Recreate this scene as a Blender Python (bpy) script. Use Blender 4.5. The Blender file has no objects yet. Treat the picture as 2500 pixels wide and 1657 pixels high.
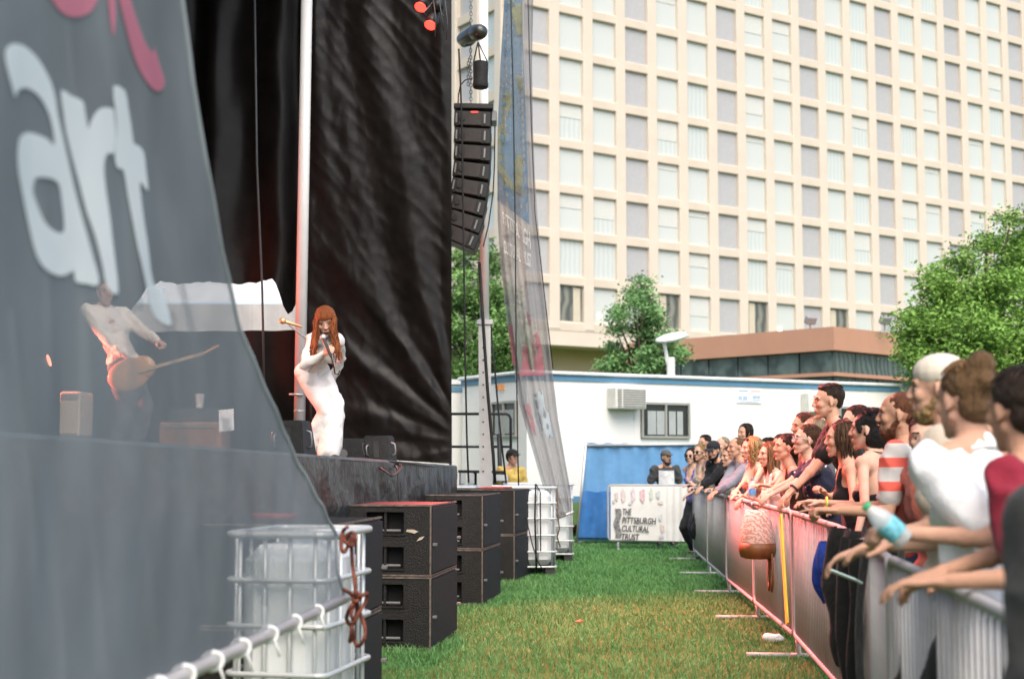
import bpy, bmesh, math, random
import numpy as np
from mathutils import Vector, Matrix, noise
R = math.radians
rnd = random.Random(7)
scene = bpy.context.scene
col = scene.collection
# ------------------------------------------------------------------ camera, sky, sun, exposure
HC = 1.45                      # eye height of the photographer
FPX = 3472.0                   # focal length in photograph pixels (50 mm on 36 mm)
HOR = 1128.0                   # image row of the horizon
TH = math.atan((HOR - 828.5) / FPX)
cam = bpy.data.cameras.new('camera'); cam.lens = 50; cam.sensor_width = 36; cam.sensor_fit = 'HORIZONTAL'
cam.clip_start = .1; cam.clip_end = 600
cam.dof.use_dof = True; cam.dof.focus_distance = 12.2; cam.dof.aperture_fstop = 2.4
cam_o = bpy.data.objects.new('camera', cam); col.objects.link(cam_o)
cam_o.location = (0, 0, HC); cam_o.rotation_euler = (R(90) + TH, 0, 0)
scene.camera = cam_o
w = bpy.data.worlds.new('World'); scene.world = w; w.use_nodes = True
nt = w.node_tree; nt.nodes.clear()
sk = nt.nodes.new('ShaderNodeTexSky'); sk.sky_type = 'NISHITA'; sk.sun_disc = False
SUN_EL, SUN_AZ = 52, 172       # degrees; azimuth clockwise from +Y
sk.sun_elevation = R(SUN_EL); sk.sun_rotation = R(SUN_AZ); sk.dust_density = 3.0; sk.air_density = 1.0; sk.ozone_density = 1.0
bg = nt.nodes.new('ShaderNodeBackground'); bg.inputs[1].default_value = .15
wo = nt.nodes.new('ShaderNodeOutputWorld')
nt.links.new(sk.outputs[0], bg.inputs[0]); nt.links.new(bg.outputs[0], wo.inputs[0])
sl = bpy.data.lights.new('sun', 'SUN'); sl.energy = 1.5; sl.angle = R(50); sl.color = (1, .90, .76)
so = bpy.data.objects.new('sun', sl); col.objects.link(so)
sd = Vector((math.sin(R(SUN_AZ)) * math.cos(R(SUN_EL)), math.cos(R(SUN_AZ)) * math.cos(R(SUN_EL)), math.sin(R(SUN_EL))))
so.rotation_euler = sd.to_track_quat('Z', 'Y').to_euler(); so.location = (0, -5, 30)
vs = scene.view_settings; vs.view_transform = 'Standard'; vs.look = 'None'; vs.gamma = 1; vs.use_curve_mapping = False
vs.exposure = 1.05
scene.render.engine = 'CYCLES'
scene.cycles.use_denoising = True
scene.cycles.max_bounces = 6; scene.cycles.transparent_max_bounces = 12
scene.cycles.caustics_reflective = False; scene.cycles.caustics_refractive = False

# ------------------------------------------------------------------ helpers
def ray(x, y):
    f, u = Vector((0, math.cos(TH), math.sin(TH))), Vector((0, -math.sin(TH), math.cos(TH)))
    return f + Vector((1, 0, 0)) * ((x - 1250) / FPX) + u * ((828.5 - y) / FPX)
def at(x, y, d):                # the place seen at photograph pixel (x, y), d metres away along Y
    r = ray(x, y); return Vector((0, 0, HC)) + r * (d / r.y)
def gnd(x, y, z=0):
    r = ray(x, y); return Vector((0, 0, HC)) + r * ((z - HC) / r.z)
MATS = {}
def mat(name, c, rough=.6, var=.12, scale=6., spec=.4, metal=0., bump=0., bscale=40., emit=None, alpha=None, trans=0., stretch=None, sheen=0.):
    if name in MATS: return MATS[name]
    m = bpy.data.materials.new(name); m.use_nodes = True; t = m.node_tree; b = t.nodes['Principled BSDF']
    b.inputs['Roughness'].default_value = rough; b.inputs['Metallic'].default_value = metal
    b.inputs['Specular IOR Level'].default_value = spec
    if sheen: b.inputs['Sheen Weight'].default_value = sheen
    tc = t.nodes.new('ShaderNodeTexCoord'); src = tc.outputs['Object']
    if stretch:
        mp = t.nodes.new('ShaderNodeMapping'); mp.inputs['Scale'].default_value = stretch
        t.links.new(src, mp.inputs[0]); src = mp.outputs[0]
    if var:
        n = t.nodes.new('ShaderNodeTexNoise'); n.inputs['Scale'].default_value = scale; n.inputs['Detail'].default_value = 5; n.inputs['Roughness'].default_value = .65
        t.links.new(src, n.inputs['Vector'])
        rp = t.nodes.new('ShaderNodeValToRGB'); e = rp.color_ramp.elements
        e[0].position = .3; e[1].position = .72
        e[0].color = [max(0, v * (1 - var)) for v in c[:3]] + [1]; e[1].color = [min(1, v * (1 + var)) for v in c[:3]] + [1]
        t.links.new(n.outputs['Fac'], rp.inputs[0]); t.links.new(rp.outputs[0], b.inputs['Base Color'])
    else:
        b.inputs['Base Color'].default_value = list(c[:3]) + [1]
    if bump:
        n2 = t.nodes.new('ShaderNodeTexNoise'); n2.inputs['Scale'].default_value = bscale; n2.inputs['Detail'].default_value = 4
        t.links.new(src, n2.inputs['Vector'])
        bp = t.nodes.new('ShaderNodeBump'); bp.inputs['Strength'].default_value = bump; bp.inputs['Distance'].default_value = .02
        t.links.new(n2.outputs['Fac'], bp.inputs['Height']); t.links.new(bp.outputs[0], b.inputs['Normal'])
    if emit:
        b.inputs['Emission Color'].default_value = list(emit[:3]) + [1]; b.inputs['Emission Strength'].default_value = emit[3]
    if trans: b.inputs['Transmission Weight'].default_value = trans
    if alpha is not None: b.inputs['Alpha'].default_value = alpha
    MATS[name] = m; return m
def scrim_mat(name, c, opacity, trl=.5, weave=0.):
    """sheer printed mesh: part of the light passes, part is scattered by the threads"""
    if name in MATS: return MATS[name]
    m = bpy.data.materials.new(name); m.use_nodes = True; t = m.node_tree; t.nodes.clear()
    o = t.nodes.new('ShaderNodeOutputMaterial'); tr = t.nodes.new('ShaderNodeBsdfTransparent')
    df = t.nodes.new('ShaderNodeBsdfDiffuse'); tl = t.nodes.new('ShaderNodeBsdfTranslucent')
    n = t.nodes.new('ShaderNodeTexNoise'); n.inputs['Scale'].default_value = 1.6; n.inputs['Detail'].default_value = 4
    tc = t.nodes.new('ShaderNodeTexCoord'); t.links.new(tc.outputs['Object'], n.inputs['Vector'])
    rp = t.nodes.new('ShaderNodeValToRGB'); e = rp.color_ramp.elements; e[0].position = .35; e[1].position = .7
    e[0].color = [v * .85 for v in c] + [1]; e[1].color = [min(1, v * 1.12) for v in c] + [1]
    t.links.new(n.outputs['Fac'], rp.inputs[0])
    for q in (df, tl): t.links.new(rp.outputs[0], q.inputs['Color'])
    m1 = t.nodes.new('ShaderNodeMixShader'); m1.inputs[0].default_value = trl
    t.links.new(df.outputs[0], m1.inputs[1]); t.links.new(tl.outputs[0], m1.inputs[2])
    m2 = t.nodes.new('ShaderNodeMixShader'); m2.inputs[0].default_value = opacity
    t.links.new(tr.outputs[0], m2.inputs[1]); t.links.new(m1.outputs[0], m2.inputs[2])
    t.links.new(m2.outputs[0], o.inputs[0]); MATS[name] = m; return m
def tag(o, label=None, cat=None, group=None, kind=None):
    if label: o['label'] = label
    if cat: o['category'] = cat
    if group: o['group'] = group
    if kind: o['kind'] = kind
    return o
def empty(name, loc=(0, 0, 0), rz=0., label=None, cat=None, group=None):
    o = bpy.data.objects.new(name, None); col.objects.link(o); o.location = loc; o.rotation_euler = (0, 0, rz)
    o.empty_display_size = .1
    return tag(o, label, cat, group)
def link(name, me, m, parent=None, world=False):
    o = bpy.data.objects.new(name, me); col.objects.link(o)
    if m is not None and not me.materials:
        for q in (m if isinstance(m, (list, tuple)) else [m]): me.materials.append(q)
    if parent is not None:
        o.parent = parent
        if world and parent.parent is None and parent.type == 'EMPTY':
            o.matrix_parent_inverse = (Matrix.Translation(parent.location) @ Matrix.Rotation(parent.rotation_euler.z, 4, 'Z')).inverted()
    return o
def copy_tree(o, parent=None):
    c = o.copy(); col.objects.link(c); c.parent = parent
    for ch in list(o.children):
        copy_tree(ch, c)
    return c
def rotm(rz=0, ry=0, rx=0):
    return (Matrix.Rotation(rz, 3, 'Z') @ Matrix.Rotation(ry, 3, 'Y') @ Matrix.Rotation(rx, 3, 'X'))
def basis(zdir, xhint=(0, 0, 1)):
    z = Vector(zdir).normalized(); x = Vector(xhint) - z * z.dot(Vector(xhint))
    if x.length < 1e-4: x = Vector((1, 0, 0)) - z * z.x
    x.normalize(); y = z.cross(x); return x, y, z
class MB:
    def __init__(s): s.v = []; s.f = []; s.mi = []; s.cur = 0
    def add(s, vs, fs):
        n = len(s.v); s.v.extend([tuple(p) for p in vs]); s.f.extend([tuple(i + n for i in f) for f in fs]); s.mi.extend([s.cur] * len(fs)); return s
    def box(s, c, size, M=None, ch=0.):
        hx, hy, hz = [q / 2 for q in size]; c = Vector(c)
        if not ch:
            P = [Vector((x, y, z)) for x in (-hx, hx) for y in (-hy, hy) for z in (-hz, hz)]
            Fs = [(0, 1, 3, 2), (4, 6, 7, 5), (0, 4, 5, 1), (2, 3, 7, 6), (0, 2, 6, 4), (1, 5, 7, 3)]
        else:
            P = []; idx = {}
            for sx in (-1, 1):
                for sy in (-1, 1):
                    for sz in (-1, 1):
                        for ax in range(3):
                            h = [hx - ch, hy - ch, hz - ch]; h[ax] += ch
                            idx[(sx, sy, sz, ax)] = len(P); P.append(Vector((sx * h[0], sy * h[1], sz * h[2])))
            Fs = []
            for ax in range(3):
                o1, o2 = [(1, 2), (0, 2), (0, 1)][ax]
                for sg in (-1, 1):
                    q = []
                    for a, b in ((-1, -1), (1, -1), (1, 1), (-1, 1)):
                        k = [0, 0, 0]; k[ax] = sg; k[o1] = a; k[o2] = b; q.append(idx[(k[0], k[1], k[2], ax)])
                    Fs.append(tuple(q))
            for ax in range(3):
                o1, o2 = [(1, 2), (0, 2), (0, 1)][ax]
                for a in (-1, 1):
                    for b in (-1, 1):
                        q = []
                        for sg, fa in ((-1, o1), (1, o1), (1, o2), (-1, o2)):
                            k = [0, 0, 0]; k[ax] = sg; k[o1] = a; k[o2] = b; q.append(idx[(k[0], k[1], k[2], fa)])
                        Fs.append(tuple(q))
            for sx in (-1, 1):
                for sy in (-1, 1):
                    for sz in (-1, 1): Fs.append(tuple(idx[(sx, sy, sz, a)] for a in range(3)))
        if M is not None: P = [M @ p for p in P]
        return s.add([c + p for p in P], Fs)
    def bar(s, a, b, wx, wy=None, hint=(0, 0, 1)):
        a, b = Vector(a), Vector(b); x, y, z = basis(b - a, hint); wy = wy or wx
        P = [q + x * (i * wx / 2) + y * (j * wy / 2) for q in (a, b) for i, j in ((-1, -1), (1, -1), (1, 1), (-1, 1))]
        return s.add(P, [(3, 2, 1, 0), (4, 5, 6, 7)] + [(i, (i + 1) % 4, 4 + (i + 1) % 4, 4 + i) for i in range(4)])
    def tube(s, pts, r, n=8, cap=True, hint=(0, 0, 1)):
        pts = [Vector(p) for p in pts]; rs = r if isinstance(r, (list, tuple)) else [r] * len(pts)
        P = []; px = None
        for i, p in enumerate(pts):
            t = (pts[min(i + 1, len(pts) - 1)] - pts[max(i - 1, 0)])
            if t.length < 1e-7: t = Vector((0, 0, 1))
            x, y, z = basis(t, hint if px is None else px); px = x
            for k in range(n):
                a = 2 * math.pi * k / n; P.append(p + (x * math.cos(a) + y * math.sin(a)) * rs[i])
        Fs = [(i * n + k, i * n + (k + 1) % n, (i + 1) * n + (k + 1) % n, (i + 1) * n + k) for i in range(len(pts) - 1) for k in range(n)]
        if cap: Fs += [tuple(range(n - 1, -1, -1)), tuple(range((len(pts) - 1) * n, len(pts) * n))]
        return s.add(P, Fs)
    def taper(s, a, b, r1, r2, n=12, sq=1., hint=(0, 0, 1)):
        """round-ended tapered limb; sq squashes it along the second axis"""
        a, b = Vector(a), Vector(b); d = b - a
        if d.length < 1e-6: d = Vector((0, 0, 1e-4))
        x, y, z = basis(d, hint); P = []; rings = []
        for t, rr, c in [(-1, r1, a), (-.8, r1, a), (-.5, r1, a), (0, r1, a), (0, r2, b), (.5, r2, b), (.8, r2, b), (1, r2, b)]:
            q = math.sqrt(max(0.0004, 1 - t * t)); cc = c + z * (t * rr)
            rings.append([cc + x * (math.cos(2 * math.pi * k / n) * rr * q) + y * (math.sin(2 * math.pi * k / n) * rr * q * sq) for k in range(n)])
        for g in rings: P += g
        m = len(rings)
        Fs = [(i * n + k, i * n + (k + 1) % n, (i + 1) * n + (k + 1) % n, (i + 1) * n + k) for i in range(m - 1) for k in range(n)]
        Fs += [tuple(range(n - 1, -1, -1)), tuple(range((m - 1) * n, m * n))]
        return s.add(P, Fs)
    def ell(s, c, r, M=None, nu=16, nv=10):
        c = Vector(c); P = []
        for j in range(nv + 1):
            t = math.pi * (.02 + .96 * j / nv)
            for i in range(nu):
                a = 2 * math.pi * i / nu
                p = Vector((r[0] * math.sin(t) * math.cos(a), r[1] * math.sin(t) * math.sin(a), r[2] * math.cos(t)))
                P.append(c + (M @ p if M is not None else p))
        Fs = [(j * nu + i, (j + 1) * nu + i, (j + 1) * nu + (i + 1) % nu, j * nu + (i + 1) % nu) for j in range(nv) for i in range(nu)]
        Fs += [tuple(range(nu)), tuple(range((nv + 1) * nu - 1, nv * nu - 1, -1))]
        return s.add(P, Fs)
    def grid(s, fn, nu, nv):
        P = [fn(i / nu, j / nv) for j in range(nv + 1) for i in range(nu + 1)]
        return s.add(P, [(j * (nu + 1) + i, j * (nu + 1) + i + 1, (j + 1) * (nu + 1) + i + 1, (j + 1) * (nu + 1) + i) for j in range(nv) for i in range(nu)])
    def lathe(s, c, prof, n=20):
        c = Vector(c); P = [c + Vector((r * math.cos(2 * math.pi * k / n), r * math.sin(2 * math.pi * k / n), z)) for r, z in prof for k in range(n)]
        m = len(prof)
        return s.add(P, [(i * n + k, i * n + (k + 1) % n, (i + 1) * n + (k + 1) % n, (i + 1) * n + k) for i in range(m - 1) for k in range(n)] + [tuple(range(n - 1, -1, -1)), tuple(range((m - 1) * n, m * n))])
    def mesh(s, name, smooth=False):
        me = bpy.data.meshes.new(name); me.from_pydata(s.v, [], s.f)
        if any(s.mi): me.polygons.foreach_set('material_index', s.mi)
        if smooth: me.polygons.foreach_set('use_smooth', [True] * len(s.f))
        me.update(); return me
    def build(s, name, m, parent=None, world=False, smooth=False):
        return link(name, s.mesh(name, smooth), m, parent, world)
def quads_mesh(name, V, F, smooth=True, mi=None):
    """fast mesh from numpy arrays; F is (n,4) or (n,3)"""
    me = bpy.data.meshes.new(name); V = np.asarray(V, np.float32); F = np.asarray(F, np.int32); k = F.shape[1]
    me.vertices.add(len(V)); me.vertices.foreach_set('co', V.ravel())
    me.loops.add(F.size); me.loops.foreach_set('vertex_index', F.ravel())
    me.polygons.add(len(F)); me.polygons.foreach_set('loop_start', np.arange(0, F.size, k, dtype=np.int32))
    me.polygons.foreach_set('use_smooth', np.full(len(F), smooth))
    if mi is not None: me.polygons.foreach_set('material_index', np.asarray(mi, np.int32))
    me.update(calc_edges=True); me.validate(); return me
WORK = bpy.data.scenes.new('workshop')
def remesh(mb, vox, smooth=4, disp=0., dscale=.1):
    """melt the shapes of mb into one continuous surface; returns (verts, quads)"""
    me = mb.mesh('tmp'); ob = bpy.data.objects.new('tmp', me); WORK.collection.objects.link(ob)
    m = ob.modifiers.new('r', 'REMESH'); m.mode = 'VOXEL'; m.voxel_size = vox
    if smooth:
        m2 = ob.modifiers.new('s', 'SMOOTH'); m2.factor = .5; m2.iterations = smooth
    vl = WORK.view_layers[0]; vl.update(); dg = vl.depsgraph; ev = ob.evaluated_get(dg); e = ev.to_mesh()
    V = np.empty(len(e.vertices) * 3, np.float32); e.vertices.foreach_get('co', V); V = V.reshape(-1, 3)
    L = np.empty(len(e.loops), np.int32); e.loops.foreach_get('vertex_index', L)
    N = np.empty(len(e.vertices) * 3, np.float32); e.vertices.foreach_get('normal', N); N = N.reshape(-1, 3)
    F = L.reshape(-1, 4).copy(); ev.to_mesh_clear()
    bpy.data.objects.remove(ob); bpy.data.meshes.remove(me)
    if disp:
        q = V / dscale; k = 0.
        for (a, b, c, h) in ((1.3, .7, .4, .1), (-.8, 1.2, .5, 1.7), (.4, -.9, 1.4, 2.9), (1.1, 1.0, -.8, 4.4)):
            k = k + np.sin(q @ np.array([a, b, c]) + h + 1.3 * np.sin(q @ np.array([b, -c, a]) * .9 + h))
        k = 1 - np.abs(k) * .8
        V = V + N * (disp * k)[:, None]
    return V, F
def text_mesh(txt, bold=.0, shear=0.):
    """letters as flat geometry: verts (x, y) and faces, one unit cap height"""
    cu = bpy.data.curves.new('t', 'FONT'); cu.body = txt; cu.offset = bold; cu.shear = shear; cu.resolution_u = 3
    ob = bpy.data.objects.new('t', cu); col.objects.link(ob)
    dg = bpy.context.evaluated_depsgraph_get(); e = ob.evaluated_get(dg).to_mesh()
    V = [(v.co.x, v.co.y) for v in e.vertices]; F = [tuple(p.vertices) for p in e.polygons]
    bpy.data.objects.remove(ob); bpy.data.curves.remove(cu)
    return V, F
def poly_fill(loops, sub=0.):
    """fill 2D outlines (first outer, others holes) with triangles"""
    bm = bmesh.new(); es = []
    for lp in loops:
        vs = [bm.verts.new((x, y, 0)) for x, y in lp]
        es += [bm.edges.new((vs[i], vs[(i + 1) % len(vs)])) for i in range(len(vs))]
    bmesh.ops.triangle_fill(bm, use_beauty=True, use_dissolve=False, edges=es, normal=(0, 0, 1))
    if sub:
        for _ in range(3):
            lg = [e for e in bm.edges if e.calc_length() > sub]
            if not lg: break
            bmesh.ops.subdivide_edges(bm, edges=lg, cuts=1); bmesh.ops.triangulate(bm, faces=bm.faces[:])
    bm.verts.index_update()
    V = [(v.co.x, v.co.y) for v in bm.verts]; F = [tuple(v.index for v in f.verts) for f in bm.faces]; bm.free(); return V, F
def smooth_loop(pts, n=3):
    """Catmull-Rom through a closed outline"""
    o = []
    for i in range(len(pts)):
        p0, p1, p2, p3 = [Vector(pts[(i + k) % len(pts)]) for k in (-1, 0, 1, 2)]
        for j in range(n):
            t = j / n; o.append(tuple(.5 * (2 * p1 + (p2 - p0) * t + (2 * p0 - 5 * p1 + 4 * p2 - p3) * t * t + (3 * p1 - p0 - 3 * p2 + p3) * t ** 3)))
    return o
# ------------------------------------------------------------------ ground and lawn
g = MB(); g.add([(-300, -60, 0), (300, -60, 0), (300, 400, 0), (-300, 400, 0)], [(0, 1, 2, 3)])
lawn_m = mat('lawn_soil', (.075, .125, .035), .95, .35, 2.2, spec=.1, bump=.6, bscale=60)
tag(g.build('ground', lawn_m), 'green lawn between the stage and the crowd', kind='structure')
def blades(n, x0, x1, y0, y1, hmin, hmax, wmin, keep):
    r = np.random.default_rng(3)
    yy = y0 * (y1 / y0) ** (r.random(n) ** .8); xx = x0 + (x1 - x0) * r.random(n)
    k = np.array([keep(a, b) for a, b in zip(xx, yy)]); xx, yy = xx[k], yy[k]; n = len(xx)
    patch = np.array([noise.noise(Vector((a * .9, b * .9, 0))) + .5 * noise.noise(Vector((a * 3.1, b * 3.1, 5))) for a, b in zip(xx, yy)])
    h = (hmin + (hmax - hmin) * r.random(n)) * (1 + .35 * patch); wd = wmin * (.7 + .6 * r.random(n)) * (.6 + yy / 16)
    az = r.random(n) * 6.283; ln = (.2 + .9 * r.random(n)) * h; la = r.random(n) * 6.283
    sx, sy = np.cos(az) * wd, np.sin(az) * wd; lx, ly = np.cos(la) * ln, np.sin(la) * ln
    b = np.stack([xx, yy, np.zeros(n)], 1); o = np.zeros((n, 5, 3))
    o[:, 0] = b + np.stack([-sx, -sy, 0 * h], 1); o[:, 1] = b + np.stack([sx, sy, 0 * h], 1)
    md = b + np.stack([lx * .35, ly * .35, h * .62], 1)
    o[:, 2] = md + np.stack([sx * .7, sy * .7, 0 * h], 1); o[:, 3] = md + np.stack([-sx * .7, -sy * .7, 0 * h], 1)
    o[:, 4] = b + np.stack([lx, ly, h * .95], 1)
    i = np.arange(n)[:, None] * 5
    F = np.concatenate([i + np.array([[0, 1, 2]]), i + np.array([[0, 2, 3]]), i + np.array([[3, 2, 4]])])
    return o.reshape(-1, 3), F
def grass_mat():
    m = mat('grass_blade', (.14, .26, .065), .55, .5, 1.1, spec=.25); t = m.node_tree; b = t.nodes['Principled BSDF']
    # dry straw-coloured patches mixed in
    rp = [n for n in t.nodes if n.type == 'VALTORGB'][0]; e = rp.color_ramp.elements
    e[0].color = (.070, .205, .058, 1); e[1].color = (.145, .315, .105, 1)
    x = e.new(.93); x.color = (.25, .30, .12, 1); b.inputs['Subsurface Weight'].default_value = 0
    n = t.nodes.new('ShaderNodeTexNoise'); n.inputs['Scale'].default_value = .55; n.inputs['Detail'].default_value = 3; tc = [q for q in t.nodes if q.type == 'TEX_COORD'][0]; t.links.new(tc.outputs['Object'], n.inputs['Vector'])
    r2 = t.nodes.new('ShaderNodeValToRGB'); r2.color_ramp.elements[0].position = .56; r2.color_ramp.elements[1].position = .72; r2.color_ramp.elements[1].color = (.28, .28, .28, 1); t.links.new(n.outputs['Fac'], r2.inputs[0])
    mx = t.nodes.new('ShaderNodeMix'); mx.data_type = 'RGBA'; mx.inputs[7].default_value = (.20, .23, .10, 1); t.links.new(r2.outputs[0], mx.inputs[0]); t.links.new(rp.outputs[0], mx.inputs[6]); t.links.new(mx.outputs[2], b.inputs['Base Color'])
    return m
GV, GF = blades(172000, -1.9, 4.2, 8.2, 29, .03, .062, .0022, lambda x, y: x > -1.2 + .1 * (y - 8) - .3)
tag(link('grass', quads_mesh('grass', GV, GF, smooth=False), grass_mat()), 'short trodden grass of the photo pit', 'grass', kind='stuff')

# ------------------------------------------------------------------ hotel tower
conc = mat('warm_concrete', (.60, .53, .447), .85, .05, .5, spec=.2, bump=.1, bscale=3)
conc2 = mat('warm_concrete_beam', (.575, .505, .418), .85, .06, .6, spec=.2)
def pane_mat(name, c, ws, dist, c2):
    if name in MATS: return MATS[name]
    m = bpy.data.materials.new(name); m.use_nodes = True; t = m.node_tree; b = t.nodes['Principled BSDF']
    tc = t.nodes.new('ShaderNodeTexCoord'); wv = t.nodes.new('ShaderNodeTexWave'); wv.bands_direction = 'X'
    wv.inputs['Scale'].default_value = ws; wv.inputs['Distortion'].default_value = dist; wv.inputs['Detail'].default_value = 2
    t.links.new(tc.outputs['Object'], wv.inputs[0]); rp = t.nodes.new('ShaderNodeValToRGB')
    rp.color_ramp.elements[0].color = list(c) + [1]; rp.color_ramp.elements[1].color = list(c2) + [1]
    t.links.new(wv.outputs['Fac'], rp.inputs[0]); t.links.new(rp.outputs[0], b.inputs['Base Color'])
    b.inputs['Roughness'].default_value = .2; b.inputs['Specular IOR Level'].default_value = .45
    MATS[name] = m; return m
curt = pane_mat('curtained_glass', (.49, .525, .505), 1.7, 3, (.54, .565, .54))
curt2 = pane_mat('curtained_glass_clear', (.46, .51, .495), .9, 2.5, (.53, .56, .54))
gpan = mat('grey_blind_panel', (.40, .40, .405), .35, .05, 3, spec=.5)
dkgl = pane_mat('dark_glass', (.07, .08, .075), .5, 6, (.22, .22, .18))
linen = mat('curtain_linen', (.52, .48, .38), .8, .15, 8, stretch=(8, 8, .3))
Wc, Hf = 2.54, 2.75
WX, WH = 1.80, 2.18
ang = R(90 - 55.6)
hx = Vector((math.cos(ang), math.sin(ang), 0))
O0 = at(1451.5, 1128, 85.); Z0 = HC + (HOR - 790) * 85 / FPX
hotel = empty('hotel_tower', (O0.x, O0.y, 0), ang, 'cream concrete hotel tower with a gridded facade of square windows behind the trailer', 'building')
KL, KR, NR = -2, 18, 12
xl = KL * Wc - (Wc - WX) - .05
xr = (KR + 1) * Wc
zb, zt = Z0 - 1.25, Z0 + NR * Hf + .5
m = MB(); m.box(((xl + xr) / 2, 8.3, (zb + zt) / 2), (xr - xl - .2, 16, zt - zb)); m.build('wall', conc2, hotel)
m = MB(); m.box(((xl + xr) / 2, 9.2, zb / 2), (xr - xl - 5, 11, zb)); m.build('ground_storey', mat('podium_wall', (.60, .50, .38), .85, .06, .5), hotel)
m = MB(); m.box(((xl + xr) / 2 , .30, zb + .32), (xr - xl + .3, .62, .95)); m.build('base_beam', conc, hotel)
pc = MB(); pc.box((0, 0, 0), (Wc - WX, .34, zt - zb - .8), ch=.04); pc = pc.mesh('column')
bc = MB(); bc.box((0, 0, 0), (xr - xl, .30, Hf - WH), ch=.05); bc = bc.mesh('beam')
wmesh = {}
for nm, mt in (('a', curt), ('b', curt2), ('g', gpan), ('d', dkgl)):
    q = MB(); q.box((0, 0, 0), (WX, .05, WH)); wmesh[nm] = q.mesh('window'); wmesh[nm].materials.append(mt)
fr = MB()
for sx in (-1, 1): fr.box((sx * (WX / 2 - .03), -.045, 0), (.06, .04, WH))
for sz in (-1, 1): fr.box((0, -.045, sz * (WH / 2 - .03)), (WX - .125, .04, .06))
frm = fr.mesh('frame'); frm.materials.append(mat('window_alloy', (.42, .41, .37), .5, .05))
sil = MB(); sil.box((0, 0, 0), (WX - .1, .12, .06)); silm = sil.mesh('sill'); silm.materials.append(conc)
cur = MB(); cur.grid(lambda u, v: Vector(((u - .5) * .55, -.02 * math.cos(u * 30), (v - .5) * 2.0)), 20, 1); curm = cur.mesh('curtain'); curm.materials.append(linen)
for k in range(KL, KR + 2):
    o = link('column', pc, conc, hotel); o.location = (k * Wc - (Wc - WX) / 2, .10, (zb + zt) / 2 + .4)
for r in range(0, NR + 1):
    o = link('beam', bc, conc2, hotel); o.location = ((xl + xr) / 2, .115, Z0 + r * Hf - (Hf - WH) / 2)
BLN = {}; rollb = mat('roller_blind', (.54, .555, .53), .7, .05)
for r in range(NR):
    for k in range(KL, KR + 1):
        if r > 9 and k < 6: continue
        kind = 'g' if k % 3 == 1 else rnd.choice('aaab')
        if r == 0: kind = 'g' if k % 3 == 1 else rnd.choice('addb')
        o = link('window', wmesh[kind], None, hotel); o.location = (k * Wc + WX / 2, .20, Z0 + r * Hf + WH / 2)
        if kind != 'g' and r < 2:
            s_ = link('sill', silm, None, o); s_.location = (0, -.10, -WH / 2 + .03)
        if kind in 'ab' and rnd.random() < .3:
            hh = rnd.choice((.35, .55, .8, 1.2)); bq = BLN.setdefault(hh, None)
            if bq is None:
                z_ = MB(); z_.box((0, 0, 0), (WX - .14, .02, hh)); bq = BLN[hh] = z_.mesh('blind'); bq.materials.append(rollb)
            c_ = link('blind', bq, None, o); c_.location = (0, -.042, WH / 2 - .02 - hh / 2)
        if kind == 'd':
            c_ = link('curtain', curm, None, o); c_.location = (rnd.choice((-.45, .45)), -.06, 0)
lampm = mat('window_lamp', (.9, .7, .4), .5, 0, emit=(1, .72, .35, 2.2))
for k in (0, 6):
    q = MB(); q.ell((k * Wc + (.55 if k == 0 else .45), .13, Z0 + .5), (.17, .05, .19)); q.build('lamp', lampm, hotel, smooth=True)
# the wing that recedes to the left
q = MB(); q.box((0, 0, 0), (.60, Wc - WX, zt - zb - .8), ch=.04); lc = q.mesh('column')
q = MB(); q.box((0, 0, 0), (.44, 14, Hf - WH)); lb = q.mesh('beam')
lw = {}
for nm, mt in (('a', curt), ('g', gpan)):
    q = MB(); q.box((0, 0, 0), (.05, WX, WH)); lw[nm] = q.mesh('window'); lw[nm].materials.append(mt)
for k in range(5):
    o = link('column', lc, conc, hotel); o.location = (xl - .02, 1.2 + k * Wc, (zb + zt) / 2 + .4)
for r in range(NR + 1):
    o = link('beam', lb, conc2, hotel); o.location = (xl + .06, 7.4, Z0 + r * Hf - (Hf - WH) / 2)
    if r < NR:
        for k in range(5):
            o = link('window', lw['g' if k % 3 == 1 else 'a'], None, hotel); o.location = (xl + .09, 1.2 + Wc / 2 + k * Wc, Z0 + r * Hf + WH / 2)

# ------------------------------------------------------------------ low copper-fascia building
cop = mat('copper_fascia', (.46, .24, .155), .5, .06, .6, spec=.4)
dgl = pane_mat('tinted_glass', (.035, .055, .05), .9, 8, (.10, .14, .13))
cn = at(2042, 1128, 58.)
pod = empty('low_building', (cn.x, cn.y, 0), R(43), 'low building with a copper coloured fascia over dark ribbon windows', 'building')
ztop = HC + (HOR - 796.5) * 58 / FPX; zf = HC + (HOR - 854) * 58 / FPX; zs1 = HC + (HOR - 908) * 58 / FPX; zs0 = HC + (HOR - 917) * 58 / FPX
m = MB(); m.box((8, 5.75, (ztop + zf) / 2), (16, 11.5, ztop - zf)); m.build('fascia', cop, pod)
m = MB(); m.box((8.15, 5.9, zf / 2), (15.4, 10.9, zf - .01)); m.build('wall', mat('dark_wall', (.05, .055, .05), .5), pod)
m = MB(); m.box((8, 5.75, (zs0 + zs1) / 2), (15.9, 11.4, zs1 - zs0)); m.build('copper_strip', cop, pod)
for face in (0, 1):
    for i in range(9 if face == 0 else 6):
        for z0_, z1_ in ((zs1, zf), (zs0 - 2.2, zs0)):
            q = MB(); L = 1.55
            c0 = .35 + i * 1.62 + L / 2
            if face == 0: q.box((c0, .33, (z0_ + z1_) / 2), (L, .08, z1_ - z0_ - .04))
            else: q.box((.33, c0, (z0_ + z1_) / 2), (.08, L, z1_ - z0_ - .04))
            q.build('window', dgl, pod)
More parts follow.
